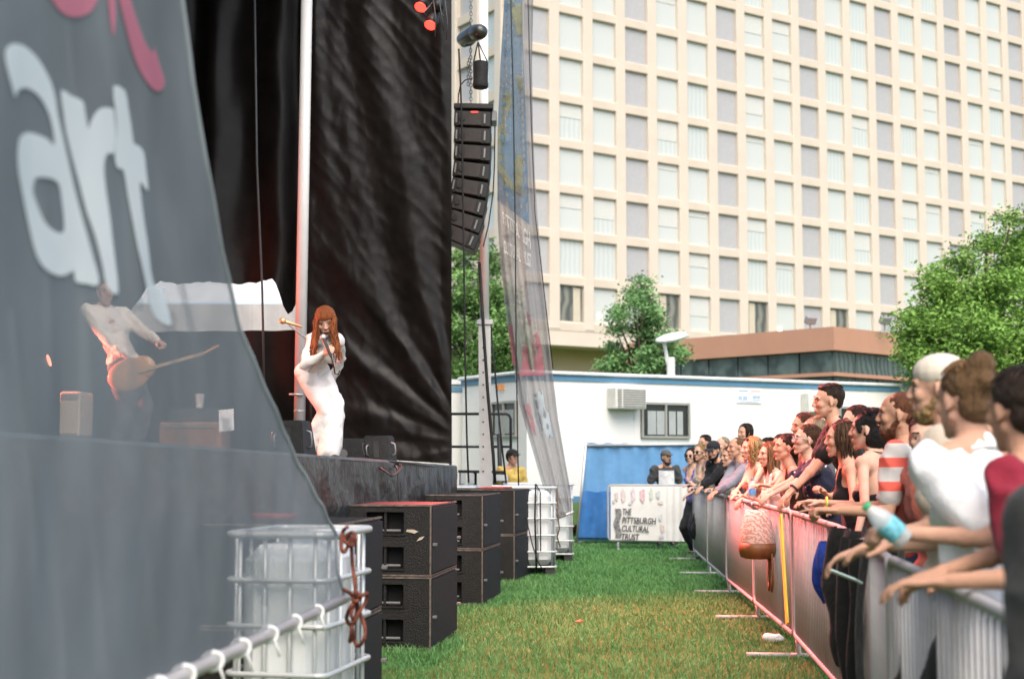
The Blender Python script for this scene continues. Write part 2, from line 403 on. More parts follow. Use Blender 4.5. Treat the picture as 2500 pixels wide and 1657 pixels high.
for px in (1978, 2160):
    p = at(px, 800, 60.); fl = empty('floodlight', (p.x, p.y, ztop), 0, 'small grey floodlight on the roof edge, %s' % ('left of the fascia corner' if px < 2000 else 'right of the fascia corner beside the tree'), 'floodlight', 'roof floodlights')
    q = MB(); q.bar((0, 0, 0), (0, 0, .35), .06); q.build('bracket', mat('lamp_grey', (.25, .25, .25)), fl)
    q = MB(); q.box((0, -.1, .45), (.5, .25, .35), rotm(.4, 0, .5), ch=.04); q.build('housing', mat('lamp_grey', (.25, .25, .25)), fl)

# ------------------------------------------------------------------ site trailers
wht = mat('trailer_white', (.74, .74, .715), .45, .05, .7, spec=.4)
blu = mat('trailer_blue', (.10, .24, .38), .5, .08)
alu = mat('window_alu', (.34, .34, .31), .45, .06, metal=.3)
dark = mat('dark_room', (.02, .024, .024), .25, .1, spec=.6)
blind = mat('window_blind', (.33, .36, .36), .6, .1, 5)
ta = R(29.6); tcn = at(1286, 1128, 26.7)
trl = empty('site_trailer', (tcn.x, tcn.y, 0), ta, 'long white site office trailer with blue roof stripe and window air conditioner', 'trailer')
tx = Vector((math.cos(ta), math.sin(ta), 0)); ty = Vector((-math.sin(ta), math.cos(ta), 0))
def onlong(px, py):
    k = (px - 1250) / FPX; s = (k * tcn.y - tcn.x) / (tx.x - k * tx.y); d = tcn.y + s * tx.y
    return s, at(px, py, d).z
def onend(px, py):
    k = (px - 1250) / FPX; s = (k * tcn.y - tcn.x) / (ty.x - k * ty.y); d = tcn.y + s * ty.y
    return s, at(px, py, d).z
TL, TW, TZ0, TZ1 = 9.47, 2.6, .78, 3.11
m = MB(); m.box((TL / 2, TW / 2, (TZ0 + TZ1) / 2), (TL, TW, TZ1 - TZ0)); m.build('wall', wht, trl)
m = MB(); m.box((TL / 2, TW / 2, TZ1 + .03), (TL + .16, TW + .16, .07), ch=.02); m.build('roof', mat('roof_white', (.66, .68, .68), .5), trl)
m = MB(); m.box((TL / 2, TW / 2, TZ1 - .06), (TL + .05, TW + .05, .10)); m.build('roof_stripe', blu, trl)
m = MB(); m.box((TL / 2, TW / 2, TZ0 - .03), (TL + .03, TW + .03, .12)); m.build('base_stripe', blu, trl)
for i in range(2, 8):
    q = MB(); q.box((i * 1.22, -.004, (TZ0 + TZ1) / 2 - .02), (.02, .012, TZ1 - TZ0 - .2)); q.build('siding_seam', wht, trl)
for s in (2.0, 2.9):
    q = MB(); q.tube([(s, .1, .36), (s, .35, .36)], .36, 18); q.build('wheel', mat('tyre', (.02, .02, .02), .8), trl)
for s in (.6, 6., 8.8):
    q = MB(); q.box((s, .5, .38), (.4, .4, .76)); q.build('support_block', mat('block', (.22, .13, .08)), trl)
def trailer_window(fn, a, b, face, nm='window'):
    (s0, z1), (s1, z0) = fn(*a), fn(*b)
    if s0 > s1: s0, s1 = s1, s0
    def P(s, dep, z): return (s, -dep, z) if face == 0 else (-dep, s, z)
    def bx(s, z, w_, h_, dep, th, name, mt, par):
        q = MB(); q.box(P(s, dep, z), (w_, th, h_) if face == 0 else (th, w_, h_)); return q.build(name, mt, par)
    sc_, zc, ww, hh = (s0 + s1) / 2, (z0 + z1) / 2, s1 - s0, z1 - z0
    wn = bx(sc_, zc, ww, hh, .005, .03, nm, dark, trl)
    t = .045
    for sg in (-1, 1):
        bx(sc_ + sg * (ww / 2 - t / 2), zc, t, hh, .03, .06, 'frame', alu, wn)
        bx(sc_, zc + sg * (hh / 2 - t / 2), ww - 2 * t, t, .03, .055, 'frame', alu, wn)
    bx(sc_, zc, t, hh - 2 * t, .03, .05, 'mullion', alu, wn)
    for f, wd, hb in ((-.28, .17, .80), (-.10, .16, .80), (.14, .14, .80), (.30, .12, .80)):
        bx(sc_ + f * ww, zc - hh * .07, wd * ww, hh * hb - .1, .024, .008, 'blind', blind, wn)
    return wn
trailer_window(onlong, (1563, 981), (1681, 1070), 0)
trailer_window(onend, (1265, 977), (1203, 1068), 1)
(s0, z1), (s1, z0) = onlong(1481, 946), onlong(1556, 1000)
ac = MB(); ac.box(((s0 + s1) / 2, -.16, (z0 + z1) / 2), (s1 - s0, .32, z1 - z0), ch=.02); ac = ac.build('air_conditioner', mat('ac_cream', (.62, .62, .57), .6), trl)
for i in range(8):
    q = MB(); q.box(((s0 + s1) / 2 + .07, -.325, z0 + .05 + i * (z1 - z0 - .08) / 7.5), ((s1 - s0) * .72, .015, .022)); q.build('vent_slat', mat('ac_slat', (.24, .24, .23)), ac)
for i in range(8):
    q = MB(); q.box((s0 + .09, -.325, z0 + .05 + i * (z1 - z0 - .08) / 7.5), (.09, .015, .022)); q.build('vent_slat', mat('ac_slat', (.24, .24, .23)), ac)
(s0, z1), (s1, z0) = onlong(1965, 960), onlong(1990, 1008)
q = MB(); q.box(((s0 + s1) / 2, -.14, (z0 + z1) / 2), (s1 - s0 + .25, .28, z1 - z0), ch=.02); a2 = q.build('air_conditioner', MATS['ac_cream'], trl)
for i in range(5):
    q = MB(); q.box(((s0 + s1) / 2, -.285, z0 + .08 + i * (z1 - z0 - .12) / 4.5), (s1 - s0, .015, .025)); q.build('vent_slat', MATS['ac_slat'], a2)
trailer_window(onlong, (2045, 992), (2150, 1070), 0)
# information sheet on the wall
(s0, z1), (s1, z0) = onlong(1798, 948), onlong(1858, 985)
q = MB(); q.box(((s0 + s1) / 2, -.012, (z0 + z1) / 2), (s1 - s0, .02, z1 - z0)); sg = q.build('wall_sign', mat('paper_white', (.72, .74, .76), .6), trl)
ink = mat('sign_blue', (.34, .45, .60), .6); inkr = mat('sign_red', (.70, .50, .48), .6)
for (fx, fz, fw, fh, mm) in ((.12, .35, .16, .26, ink), (.32, .35, .18, .30, ink), (.78, .45, .34, .18, ink), (.75, .86, .40, .12, inkr), (.25, .86, .4, .07, ink), (.5, .10, .8, .04, ink), (.78, .24, .3, .05, ink)):
    q = MB(); q.box((s0 + fx * (s1 - s0), -.026, z0 + fz * (z1 - z0)), (fw * (s1 - s0) * .9, .004, fh * (z1 - z0) * .9)); q.build('print', mm, sg)
for i in range(3):
    s, z = onend(1216 + i * 7, 945); q = MB(); q.box((-.02, s, z), (.04, .035, .11)); q.build('marker_lamp', mat('amber', (.75, .32, .10), .4), trl)
p = at(1090, 1128, 29.5)
t2 = empty('rear_trailer', (p.x - 2.4, p.y, 0), R(-4), 'white trailer end showing between the black stage wall and the long trailer', 'trailer')
m = MB(); m.box((1.6, 1.2, 1.9), (3.2, 2.4, 2.3)); m.build('wall', wht, t2)
m = MB(); m.box((1.6, 1.2, 3.10), (3.3, 2.5, .1)); m.build('roof', MATS['roof_white'], t2)
m = MB(); m.box((1.6, 1.2, 2.95), (3.24, 2.44, .10)); m.build('roof_stripe', blu, t2)
m = MB(); m.box((1.6, 1.2, .4), (3.0, 2.2, .75)); m.build('base', mat('block', (.22, .13, .08)), t2)

# ------------------------------------------------------------------ street lamp
lw_ = mat('lamp_white', (.78, .76, .70), .4, .04)
p = at(1640, 1128, 34.); LZ = lambda y: HC + (HOR - y) * 34 / FPX
lamp = empty('street_lamp', (p.x, p.y, 0), 0, 'white street lamp with a flat disc head beside the small tree', 'street lamp')
q = MB(); q.tube([(0, 0, 0), (0, 0, LZ(872))], .10, 14); q.build('pole', lw_, lamp, smooth=False)
q = MB(); q.tube([(-.03, -.0, LZ(905)), (-.09, 0, LZ(880)), (-.11, 0, LZ(860)), (-.16, 0, LZ(838)), (-.20, 0, LZ(826))], .045, 10); q.build('arm', lw_, lamp, smooth=True)
q = MB(); q.ell((.02, 0, LZ(824)), (.40, .40, .10), rotm(0, -.22, .2), 24, 10); q.build('lamp_head', lw_, lamp, smooth=True)

# ------------------------------------------------------------------ trees
bark = mat('bark', (.10, .075, .055), .9, .3, 8, bump=.5)
def leafm(name, c):
    m = mat(name, c, .55, .45, 1.4, spec=.25); return m
def tree(name, label, px, d, blobs, n, size, m, seed, base_px=None, cl=.33):
    r = np.random.default_rng(seed); p = at(px, 1128, d)
    root = empty(name, (p.x, p.y, 0), 0, label, 'tree')
    V = []; cs = []
    for (bx, by, rx, ry, wgt) in blobs:
        c = at(bx, by, d); rx, ry = rx * d / FPX, ry * d / FPX; k = int(n * wgt); nc = max(8, int(rx * ry * 26))
        u = r.normal(size=(nc, 3)); u /= np.linalg.norm(u, axis=1)[:, None]; u *= (.35 + .7 * r.random(nc) ** .6)[:, None]
        cc = np.array([c.x, c.y, c.z]) + u * np.array([rx, rx, ry]); cs.append(cc)
        pick = r.integers(0, nc, k); L = cc[pick] + r.normal(size=(k, 3)) * cl * np.array([.8, .8, .5]); V.append(L)
    L = np.concatenate(V); k = len(L)
    a = r.normal(size=(k, 3)); a[:, 2] *= .6; a /= np.linalg.norm(a, axis=1)[:, None]
    b = np.cross(a, r.normal(size=(k, 3))); b /= np.linalg.norm(b, axis=1)[:, None]
    s = size * (.6 + .8 * r.random(k))[:, None]
    nrm = np.cross(a, b)
    o = np.stack([L - a * s, L + b * s * .45 + nrm * s * .12, L + a * s, L - b * s * .45 + nrm * s * .12], 1).reshape(-1, 3)
    F = np.arange(k * 4).reshape(-1, 4)
    F2 = np.concatenate([F[:, [0, 1, 2]], F[:, [0, 2, 3]]])
    o = o - np.array([p.x, p.y, 0])
    link('crown', quads_mesh('crown', o, F2, smooth=False), m, root)
    cs = np.concatenate(cs) - np.array([p.x, p.y, 0]); top = cs[:, 2].max()
    tb = MB(); tb.tube([(0, 0, 0), (.05, 0, top * .35), (-.03, .03, top * .6), (.02, 0, top * .9)], [.17, .13, .09, .03], 10)
    for i in r.integers(0, len(cs), min(60, len(cs))):
        e = Vector(cs[i]); zz = max(.8, e.z * .62); s0 = Vector((0, 0, zz)); md = s0.lerp(e, .5) + Vector((0, 0, .12))
        tb.tube([s0, md, e], [.05, .03, .012], 5)
    tb.build('trunk', bark, root, smooth=True)
    return root
tree('leafy_tree', 'large full green tree at the right edge behind the crowd', 2420, 31, [(2430, 800, 190, 130, .40), (2490, 615, 90, 95, .13), (2272, 850, 82, 95, .16), (2350, 705, 78, 75, .10), (2300, 750, 48, 55, .05), (2420, 900, 200, 70, .14)], 52000, .05, leafm('leaf_bright', (.185, .335, .065)), 5, cl=.26)
tree('young_tree', 'small sparse young tree between the hotel and the long trailer', 1570, 38, [(1562, 705, 30, 40, .07), (1560, 775, 75, 70, .30), (1580, 860, 105, 70, .45), (1530, 900, 90, 40, .18)], 12500, .055, leafm('leaf_blue', (.15, .29, .10)), 11, cl=.20)
tree('street_tree', 'tall green tree behind the hanging loudspeakers', 1165, 40, [(1160, 700, 80, 110, .35), (1170, 820, 105, 110, .5), (1230, 870, 60, 60, .15)], 26000, .06, leafm('leaf_mid', (.14, .26, .075)), 23, cl=.28)
# ------------------------------------------------------------------ stage
Ef = Vector((-.708, 16.84, 0)); Su = Vector((.113, .9936, 0)); Sv = Vector((-.9936, .113, 0))
def S(t, v, z): return Ef + Su * t + Sv * v + Vector((0, 0, z))
def dz(t): return 1.385 - .0135 * t
blk = mat('black_drape', (.012, .0115, .011), .8, .3, 3, spec=.15)
vinyl = mat('black_vinyl', (.0085, .0068, .0062), .37, .4, 4, spec=.20, bump=.12, bscale=9)
plast = mat('black_sheeting', (.026, .029, .030), .33, .4, 7, spec=.5, bump=.6, bscale=16)
stage = empty('stage', S(-6, 4, 0), 0, 'black concert stage with raised deck, plastic skirt and dark roofed interior', 'stage')
def nz(*a): return noise.noise(Vector(a))
m = MB(); T0, T1, VB = -14.5, .06, 9
P = [S(t, v, dz(t) - h) for t, v in ((T0, 0), (T1, 0), (T1, VB), (T0, VB)) for h in (0, .12)]
m.add(P, [(0, 2, 4, 6), (7, 5, 3, 1), (0, 1, 3, 2), (2, 3, 5, 4), (4, 5, 7, 6), (6, 7, 1, 0)]); m.build('deck', mat('deck_black', (.03, .03, .03), .6, .3), stage, True)
def skirt(u, v):
    t = T0 + (T1 - T0) * u; z = v * (dz(t) + .012)
    q = .035 * nz(t * 2.2, z * .9, 1) + .03 * nz(t * 5, z * 2.5, 4) + .014 * abs(nz(t * 9 + z * 4, z * 6, 7)) * 2
    fade = min(1, (1 - v) * 6 + .15)
    return S(t, -.05 - q * fade, z)
m = MB(); m.grid(skirt, 260, 26); m.build('skirt', plast, stage, True, smooth=True)
m = MB(); m.tube([S(T0 + (T1 - T0) * i / 40, -.03, dz(T0 + (T1 - T0) * i / 40) + .008 + .006 * nz(i * .8, 0, 2)) for i in range(41)], .022, 8); m.build('edge_trim', mat('edge_trim', (.09, .10, .10), .5, .3), stage, True)
# end side of the deck, round the far corner
m = MB(); m.grid(lambda u, v: S(T1 + .03 + .02 * nz(u * 9, v * 3, 3), u * 3, v * dz(0)), 30, 10); m.build('side_skirt', plast, stage, True, smooth=True)
m = MB(); P = [S(t, v, 9.3 + h) for t, v in ((T0, 1.1), (1.2, 1.1), (1.2, VB + .5), (T0, VB + .5)) for h in (0, .35)]  # unseen roof, front edge set back so sky light reaches wall and column
m.add(P, [(0, 2, 4, 6), (7, 5, 3, 1), (0, 1, 3, 2), (2, 3, 5, 4), (4, 5, 7, 6), (6, 7, 1, 0)]); m.build('roof', blk, stage, True)
m = MB(); m.grid(lambda u, v: S(T0 + (T1 - T0) * u, VB - .1 + .08 * math.sin(u * 160), dz(0) + v * 8.2), 160, 2); m.build('back_drape', blk, stage, True, smooth=True)
m = MB(); m.grid(lambda u, v: S(T0, VB * u, dz(0) + v * 8.2), 2, 2); m.build('near_drape', blk, stage, True)
# drape beyond the column: ragged lower edge, light gap, black drape below it
def hemz(v): return 3.66 - .75 * min(1, max(0, (v - 3.9) / .4)) + .10 * nz(v * 2.3, 0, 0) + .05 * nz(v * 9, 1, 0) - .40 * math.exp(-((v - 2.08) / .10) ** 2)
m = MB(); m.grid(lambda a, b: S(.30 + .07 * math.sin(a * 70 + 2 * nz(a * 8, b, 0)) * (1 - .6 * b) + .03 * nz(a * 30, b * 9, 2), 1.86 + 7 * a, hemz(1.86 + 7 * a) * (1 - b) + 9.3 * b), 150, 24); m.build('upper_drape', vinyl, stage, True, smooth=True)
m = MB(); m.grid(lambda a, b: S(.5 + .05 * math.sin(a * 90), 1.7 + 7.2 * a, dz(0) + (3.08 - dz(0)) * b), 120, 3); m.build('lower_drape', blk, stage, True, smooth=True)
# the wrinkled black side wall
Bl, Br, Tl, Tr = at(738, 1108, 17.0), at(1103, 1132, 16.86), at(756, -150, 17.0), at(1103, -150, 16.86)
def wallp(u, v):
    p = Bl.lerp(Br, u).lerp(Tl.lerp(Tr, u), v)
    X, Z = u * 1.75, v * 6.2; ax, az = 2.05, .25
    r = math.hypot(X - ax, Z - az); ph = math.atan2(Z - az, ax - X)
    wd = math.exp(-((Z - 1.5) / 1.5) ** 2)
    dg_ = math.sin(ph * 17 + 2.6 * nz(X * .7, Z * .45, 9)) + .22 * math.sin(ph * 37 + 3.5 * nz(X * .9, Z * .6, 3))
    k = min(1, max(0, (Z - 1.2) / 2.2))
    up = math.sin(X * 8 + Z * 1.5 + 2.2 * nz(X * .9, Z * .5, 2)) * .020 + .5 * math.sin(X * 17 + Z * 2.6 + 3 * nz(X, Z * .8, 5)) * .012
    cr = .0045 * (1 - 2 * abs(nz(X * 4.5 + Z * 1.5, Z * 3 - X, 8))) + .004 * nz(X * 11, Z * 8, 4) + .007 * (1 - 2 * abs(nz((X * .75 + Z * .66) * 6, (X * .66 - Z * .75) * 1.1, 21)))
    rad, a1, vert = dg_, .023 * wd * min(1, r / .9), up * (.2 + .8 * k) + cr
    ed = min(1, (1 - u) * 14, u * 14 + .2)
    return p + Vector((0, -1, 0)) * ((rad * a1 + vert) * ed + .05)
m = MB(); m.grid(wallp, 130, 300); m.build('side_wall', vinyl, stage, True, smooth=True)
steel = mat('galvanised', (.52, .52, .51), .42, .10, 5, metal=.45, spec=.5)
def tubeobj(name, pts, r, m_, parent=None, n=10): return MB().tube(pts, r, n).build(name, m_, parent, True, smooth=True)
tubeobj('column', [at(731, 1040, 16.7), at(751, -120, 16.7)], .068, mat('white_steel', (.82, .82, .81), .38, .05, 3, spec=.5), stage, 18)
tubeobj('clamp', [at(731, 1003, 16.7) - Vector((0, 0, .006)), at(731, 1003, 16.7) + Vector((0, 0, .006))], .072, steel, stage, 18)
tubeobj('bolt', [at(706, 962, 16.6), at(740, 963, 16.6)], .012, steel, stage)
tent_w = scrim_mat('tent_white', (.88, .87, .86), .98, .12)
tent = empty('backstage_tent', at(500, 1128, 20.5) * 1, 0, 'white tent roof glowing in the gap behind the stage drapes', 'tent')
a_, b_ = at(120, 742, 24.5), at(735, 742, 23.7)
m = MB(); m.grid(lambda u, v: a_.lerp(b_, u) + Vector((0, 2.2 * v, .03 + 1.5 * v)), 6, 4); m.build('canopy', tent_w, tent, True)
m = MB(); m.grid(lambda u, v: a_.lerp(b_, u) + Vector((0, .02 * math.sin(u * 60), -.60 * v)), 60, 2); m.build('valance', scrim_mat('tent_pink', (.84, .76, .73), .98, .15), tent, True)
for f in (.02, .5, .98):
    p = a_.lerp(b_, f); m = MB(); m.bar((p.x, p.y + .1, 0), (p.x, p.y + .1, p.z), .06); m.build('leg', steel, tent, True)
# hanging cables in front of the drapes
ropeb = mat('black_rope', (.012, .012, .012), .7, .2)
def rope(name, pts, r, lab, m_=None, cat='rope', grp=None, smooth=True):
    o = tubeobj(name, pts, r, m_ or ropeb, None, 7); tag(o, lab, cat, grp); return o
rope('hanging_cable', [at(621, -60, 16.4), at(627, 400, 16.4), at(640, 700, 16.4), at(646, 990, 16.4)], .014, 'thin dark cable hanging in the black stage opening left of the white column', mat('cable_grey', (.05, .055, .055), .5))
tag(MB().tube([at(1120 + 4 * i, [120, 200, 330, 600, 900, 1080, 1178][i], 17.2) for i in range(7)], .012, 7).build('guy_rope', ropeb, smooth=True), 'black rope slanting down beside the right edge of the black stage wall', 'rope')
rope('guy_rope', [at(1170, 640, 18.4), at(1180, 800, 18.4), at(1190, 950, 18.4), at(1204, 1110, 18.4), at(1208, 1178, 18.4)], .022, 'black rope running down in front of the tall metal mast')
rope('guy_rope', [at(1196, 780, 18.9), at(1208, 905, 18.9), at(1222, 1060, 18.9), at(1236, 1180, 18.9)], .013, 'thin black rope to the right of the tall metal mast')
rope('banner_line', [at(1246, -40, 18.2), at(1253, 240, 18.2), at(1258, 560, 18.2), at(1260, 850, 18.2), at(1264, 1100, 18.2), at(1266, 1185, 18.2)], .009, 'thin dark line hanging through the tall far banner')
rope('banner_line', [at(1288, -40, 19.), at(1297, 300, 19.), at(1306, 520, 19.), at(1327, 700, 19.), at(1350, 900, 19.)], .007, 'thin dark line along the right edge of the tall far banner')
# mast
mast = empty('mast', gnd(1187, 1403), 0, 'tall light grey metal mast beside the hanging loudspeakers', 'mast')
db = 18.8
m = MB(); m.bar(at(1187, 1403, db) * 1, at(1183, 790, db), .16, .16, (1, 0, 0)); mm = m.build('outer_tube', steel, mast, True)
for i in range(12):
    p = at(1180, 820 + i * 30, db); q = MB(); q.tube([p + Vector((0, -.090, 0)), p + Vector((0, -.075, 0))], .012, 8); q.build('pin_hole', mat('hole', (.03, .03, .03)), mm, True)
tubeobj('inner_tube', [at(1183, 800, db), at(1180, -140, db)], .062, MATS['white_steel'], mast, 16)
m = MB(); m.box(at(1184, 788, db), (.22, .22, .07), ch=.01); m.build('collar', steel, mast, True)
# ------------------------------------------------------------------ loudspeakers on the lawn
wood = mat('speaker_black', (.0135, .0125, .0115), .55, .35, 9, spec=.4, bump=.35, bscale=90)
woodw = mat('speaker_worn_edge', (.15, .12, .10), .8, .6, 16)
grl = mat('speaker_grille', (.019, .021, .025), .7, .3, 30, spec=.3, bump=.5, bscale=160)
hole = mat('recess_black', (.006, .006, .006), .7)
SL, SW, SH = 1.14, .77, .552
def sub_proto():
    r = empty('subwoofer', (0, 0, 0))
    # local: x in [-SW,0] (right face at x=0), y in [0,SL] away from the camera, z up
    wx, hz, t = .245, .17, .10
    xs = [-SW + .012, -.50 - .245 / 2 + .06, -.50 + .245 / 2 + .06, -.012]
    x0, x1 = -.215 - .30, -.215
    zs = [(.055, .225), (.325, .495)]
    body = MB()
    # near face built round its two openings, the rest is a chamfered box behind it
    body.box((-SW / 2, SL / 2 + t / 2, SH / 2), (SW - .012, SL - t - .012, SH - .012), ch=.012)
    def fb(a, b, c, d): body.box(((a + b) / 2, t / 2 + .003, (c + d) / 2), (b - a, t, d - c))
    fb(-SW + .008, x0, .008, SH - .008); fb(x1, -.008, .008, SH - .008)
    fb(x0, x1, .008, zs[0][0]); fb(x0, x1, zs[0][1], zs[1][0]); fb(x0, x1, zs[1][1], SH - .008)
    body = body.build('cabinet', wood, r)
    for a, b in zs:
        q = MB(); q.box(((x0 + x1) / 2, t - .004, (a + b) / 2), (x1 - x0, .01, b - a)); pl = q.build('port_recess', hole, r)
        q = MB(); q.box(((x0 + x1) / 2, .05, (a + b) / 2), (.02, .09, b - a)); q.build('divider', wood, pl)
        q = MB(); q.tube([(x0 + .03, .02, a + .025), (x1 - .03, .02, a + .025)], .011, 8); q.build('handle', mat('handle_grey', (.16, .16, .16), .4), pl)
        q = MB()
        for e in ((x0, x1, a - .012, a), (x0, x1, b, b + .012)): q.box(((e[0] + e[1]) / 2, -.003, (e[2] + e[3]) / 2), (e[1] - e[0] + .024, .008, e[3] - e[2]))
        for e in ((x0 - .012, x0), (x1, x1 + .012)): q.box(((e[0] + e[1]) / 2, -.003, (a + b) / 2), (.012, .008, b - a))
        q.build('port_frame', wood, pl)
    q = MB(); q.box((.004, SL / 2, SH / 2), (.014, SL - .05, SH - .05)); q.build('grille', grl, r)
    e = MB()
    for z in (.006, SH - .006):
        e.bar((-.004, 0, z), (-.004, SL, z), .012); e.bar((-SW, .002, z), (0, .002, z), .012)
    for x in (-.004, -SW + .004): e.bar((x, .002, 0), (x, .002, SH), .012, .012, (1, 0, 0))
    e.build('worn_edge', woodw, r)
    for y in (.05, SL - .02):
        q = MB(); q.box((.022, y, SH * .44), (.03, .06, .022), ch=.004); q.build('latch', mat('handle_grey', (.16, .16, .16), .4), r)
    return r
protos = sub_proto(); first = [True]
def sub_at(c, e, z, label):
    o = protos if first[0] else copy_tree(protos); first[0] = False
    d = e - c; o.rotation_euler.z = math.atan2(-d.x, d.y); o.location = (c.x, c.y, z); tag(o, label, 'loudspeaker', 'subwoofers stacked along the stage front'); return o
st = []
c1, e1 = gnd(1051, 1588), gnd(1115.6, 1544)
c2, e2 = gnd(1178, 1478), gnd(1215, 1456)
c3, e3 = gnd(1256, 1420), gnd(1283, 1408)
e0 = Vector((-.800, 8.80, 0)); c0 = Vector((-.935, 7.67, 0))
for (c, e, nm) in ((c0, e0, 'nearest stack, partly behind the white water tank'), (c1, e1, 'big middle stack with a blue-grey side'), (c2, e2, 'second stack behind the big one'), (c3, e3, 'farthest small stack before the water tank')):
    sub_at(c, e, .01, 'lower black subwoofer of the ' + nm); q = sub_at(c, e, .01 + SH + .006, 'upper black subwoofer of the ' + nm); st.append(q)
# chipped paint on the big stack
q = MB(); q.add([(-.20, -.004, .345), (-.13, -.004, .33), (-.10, -.004, .345), (-.135, -.004, .36), (-.19, -.004, .362)], [(0, 1, 2, 3, 4)]); q.add([(-.115, -.004, .27), (-.07, -.004, .285), (-.05, -.004, .31), (-.09, -.004, .30)], [(0, 1, 2, 3)])
q.build('paint_chip', mat('raw_wood', (.50, .42, .33), .8, .2), st[1])
pp = at(880, 1238, 8.2); q = MB(); q.tube([(-.42 + .13 * math.cos(a / 9 * 6.28), .25 + .1 * math.sin(a / 9 * 6.28), SH + .02 + .006 * (a // 9)) for a in range(28)], .011, 6)
o = link('cable_coil', q.mesh('cable_coil', True), mat('red_cable', (.22, .03, .03), .5)); o.matrix_world = Matrix.Translation((c0.x, c0.y, SH + .02)) @ Matrix.Rotation(st[0].rotation_euler.z, 4, 'Z'); tag(o, 'coiled dark red cable on top of the nearest subwoofer stack', 'cable')
q = MB(); q.box((-.3, .30, SH + .014), (.34, .5, .02), ch=.006); o = link('red_board', q.mesh('red_board'), mat('red_board', (.42, .07, .06), .6)); o.matrix_world = Matrix.Translation((c3.x, c3.y, SH + .017)) @ Matrix.Rotation(st[3].rotation_euler.z, 4, 'Z'); tag(o, 'small red board lying on the farthest subwoofer stack', 'board')

# ------------------------------------------------------------------ water ballast tanks
tankm = mat('tank_plastic', (.74, .77, .77), .4, .04, 2, spec=.4)
cagem = mat('cage_steel', (.58, .60, .60), .42, .08, 6, metal=.3)
IW, IL, IH = 1.0, 1.12, 1.14
def tank_proto(IW=1.0, IL=1.12, IH=1.14):
    r = empty('water_tank', (0, 0, 0)); x0, x1, y0, y1 = -IW, 0, 0, IL
    q = MB(); q.box((-IW / 2, IL / 2, .14 + .47), (IW - .09, IL - .09, .94), ch=.07); q.build('bottle', tankm, r, smooth=False)
    q = MB(); q.lathe((-IW / 2, IL / 2, 1.05), [(.10, 0), (.10, .06), (.085, .075)], 18); q.build('lid', mat('lid_blue', (.55, .58, .62), .5), r)
    q = MB()
    for a in (-IW + .08, -IW / 2, -.08): q.box((a, IL / 2, .05), (.12, IL - .02, .10))
    q.build('pallet', mat('pallet_black', (.04, .04, .04), .7), r)
    for z in (.12, .31, .52, .73, .93, IH - .015):
        rr = .013 if z < 1.1 else .017
        k = .05; pts = []
        for (cx, cy, a0) in ((-k, k, -90), (-k, IL - k, 0), (-IW + k, IL - k, 90), (-IW + k, k, 180)):
            for i in range(5): a = R(a0 + i * 22.5); pts.append((cx + k * math.cos(a), cy + k * math.sin(a), z))
        pts.append(pts[0]); q = MB(); q.tube(pts, rr, 8, cap=False); q.build('cage_bar', cagem, r, smooth=True)
    qs = MB(); qs.tube([(0, 0, .10), (0, 0, IH - .03)], .010, 6); vm = qs.mesh('cage_post', True); vm.materials.append(cagem)
    NP = 6 if IW > .8 else 4
    for i in range(NP):
        for (a, b) in ((-.06 - i * (IW - .12) / (NP - 1), .018), (-.06 - i * (IW - .12) / (NP - 1), IL - .018)):
            o = link('cage_post', vm, None, r); o.location = (a, b, 0)
        for (a, b) in ((-.018, .08 + i * (IL - .16) / (NP - 1)), (-IW + .018, .08 + i * (IL - .16) / (NP - 1))):
            o = link('cage_post', vm, None, r); o.location = (a, b, 0)
    for f in (.33, .67):
        q = MB(); q.tube([(-IW + .02, IL * f, IH - .02), (-.02, IL * f, IH - .02)], .014, 8); q.build('top_bar', cagem, r, smooth=True)
    return r
tk = tank_proto(.47, .68, 1.145); tk.location = (-.811, 6.3, 0); tk.rotation_euler.z = R(-11); tag(tk, 'nearest white caged water tank under the big sheer banner', 'water tank', 'water ballast tanks')
tk = tank_proto(); tk.location = (.57, 18.35, 0); tk.rotation_euler.z = R(1.5); tag(tk, 'white caged water tank with black straps beyond the subwoofer stacks', 'water tank', 'water ballast tanks')
for (x, y, rz, lab) in ((-.47, 18.5, 1, 'water tank half hidden behind the farthest subwoofers'), (.90, 20.9, 2, 'farthest white water tank under the end of the tall far banner')):
    o = copy_tree(tk); o.location = (x, y, 0); o.rotation_euler.z = R(rz); tag(o, lab)
rope('ratchet_strap', [at(1308, 1180, 18.28), at(1306, 1260, 18.28), at(1310, 1400, 18.28)], .012, 'left black strap hanging down the front of the strapped tank', grp='straps on the tank')
rope('ratchet_strap', [at(1309, 1182, 18.28), at(1319, 1200, 18.28), at(1320, 1345, 18.28)], .008, 'thin right black strap on the strapped tank', grp='straps on the tank')
rope('ratchet_strap', [at(1284, 1262, 18.2), at(1300, 1330, 18.2), at(1312, 1368, 18.2), at(1330, 1398, 18.2)], .008, 'dark cord running diagonally down the strapped tank to the grass')
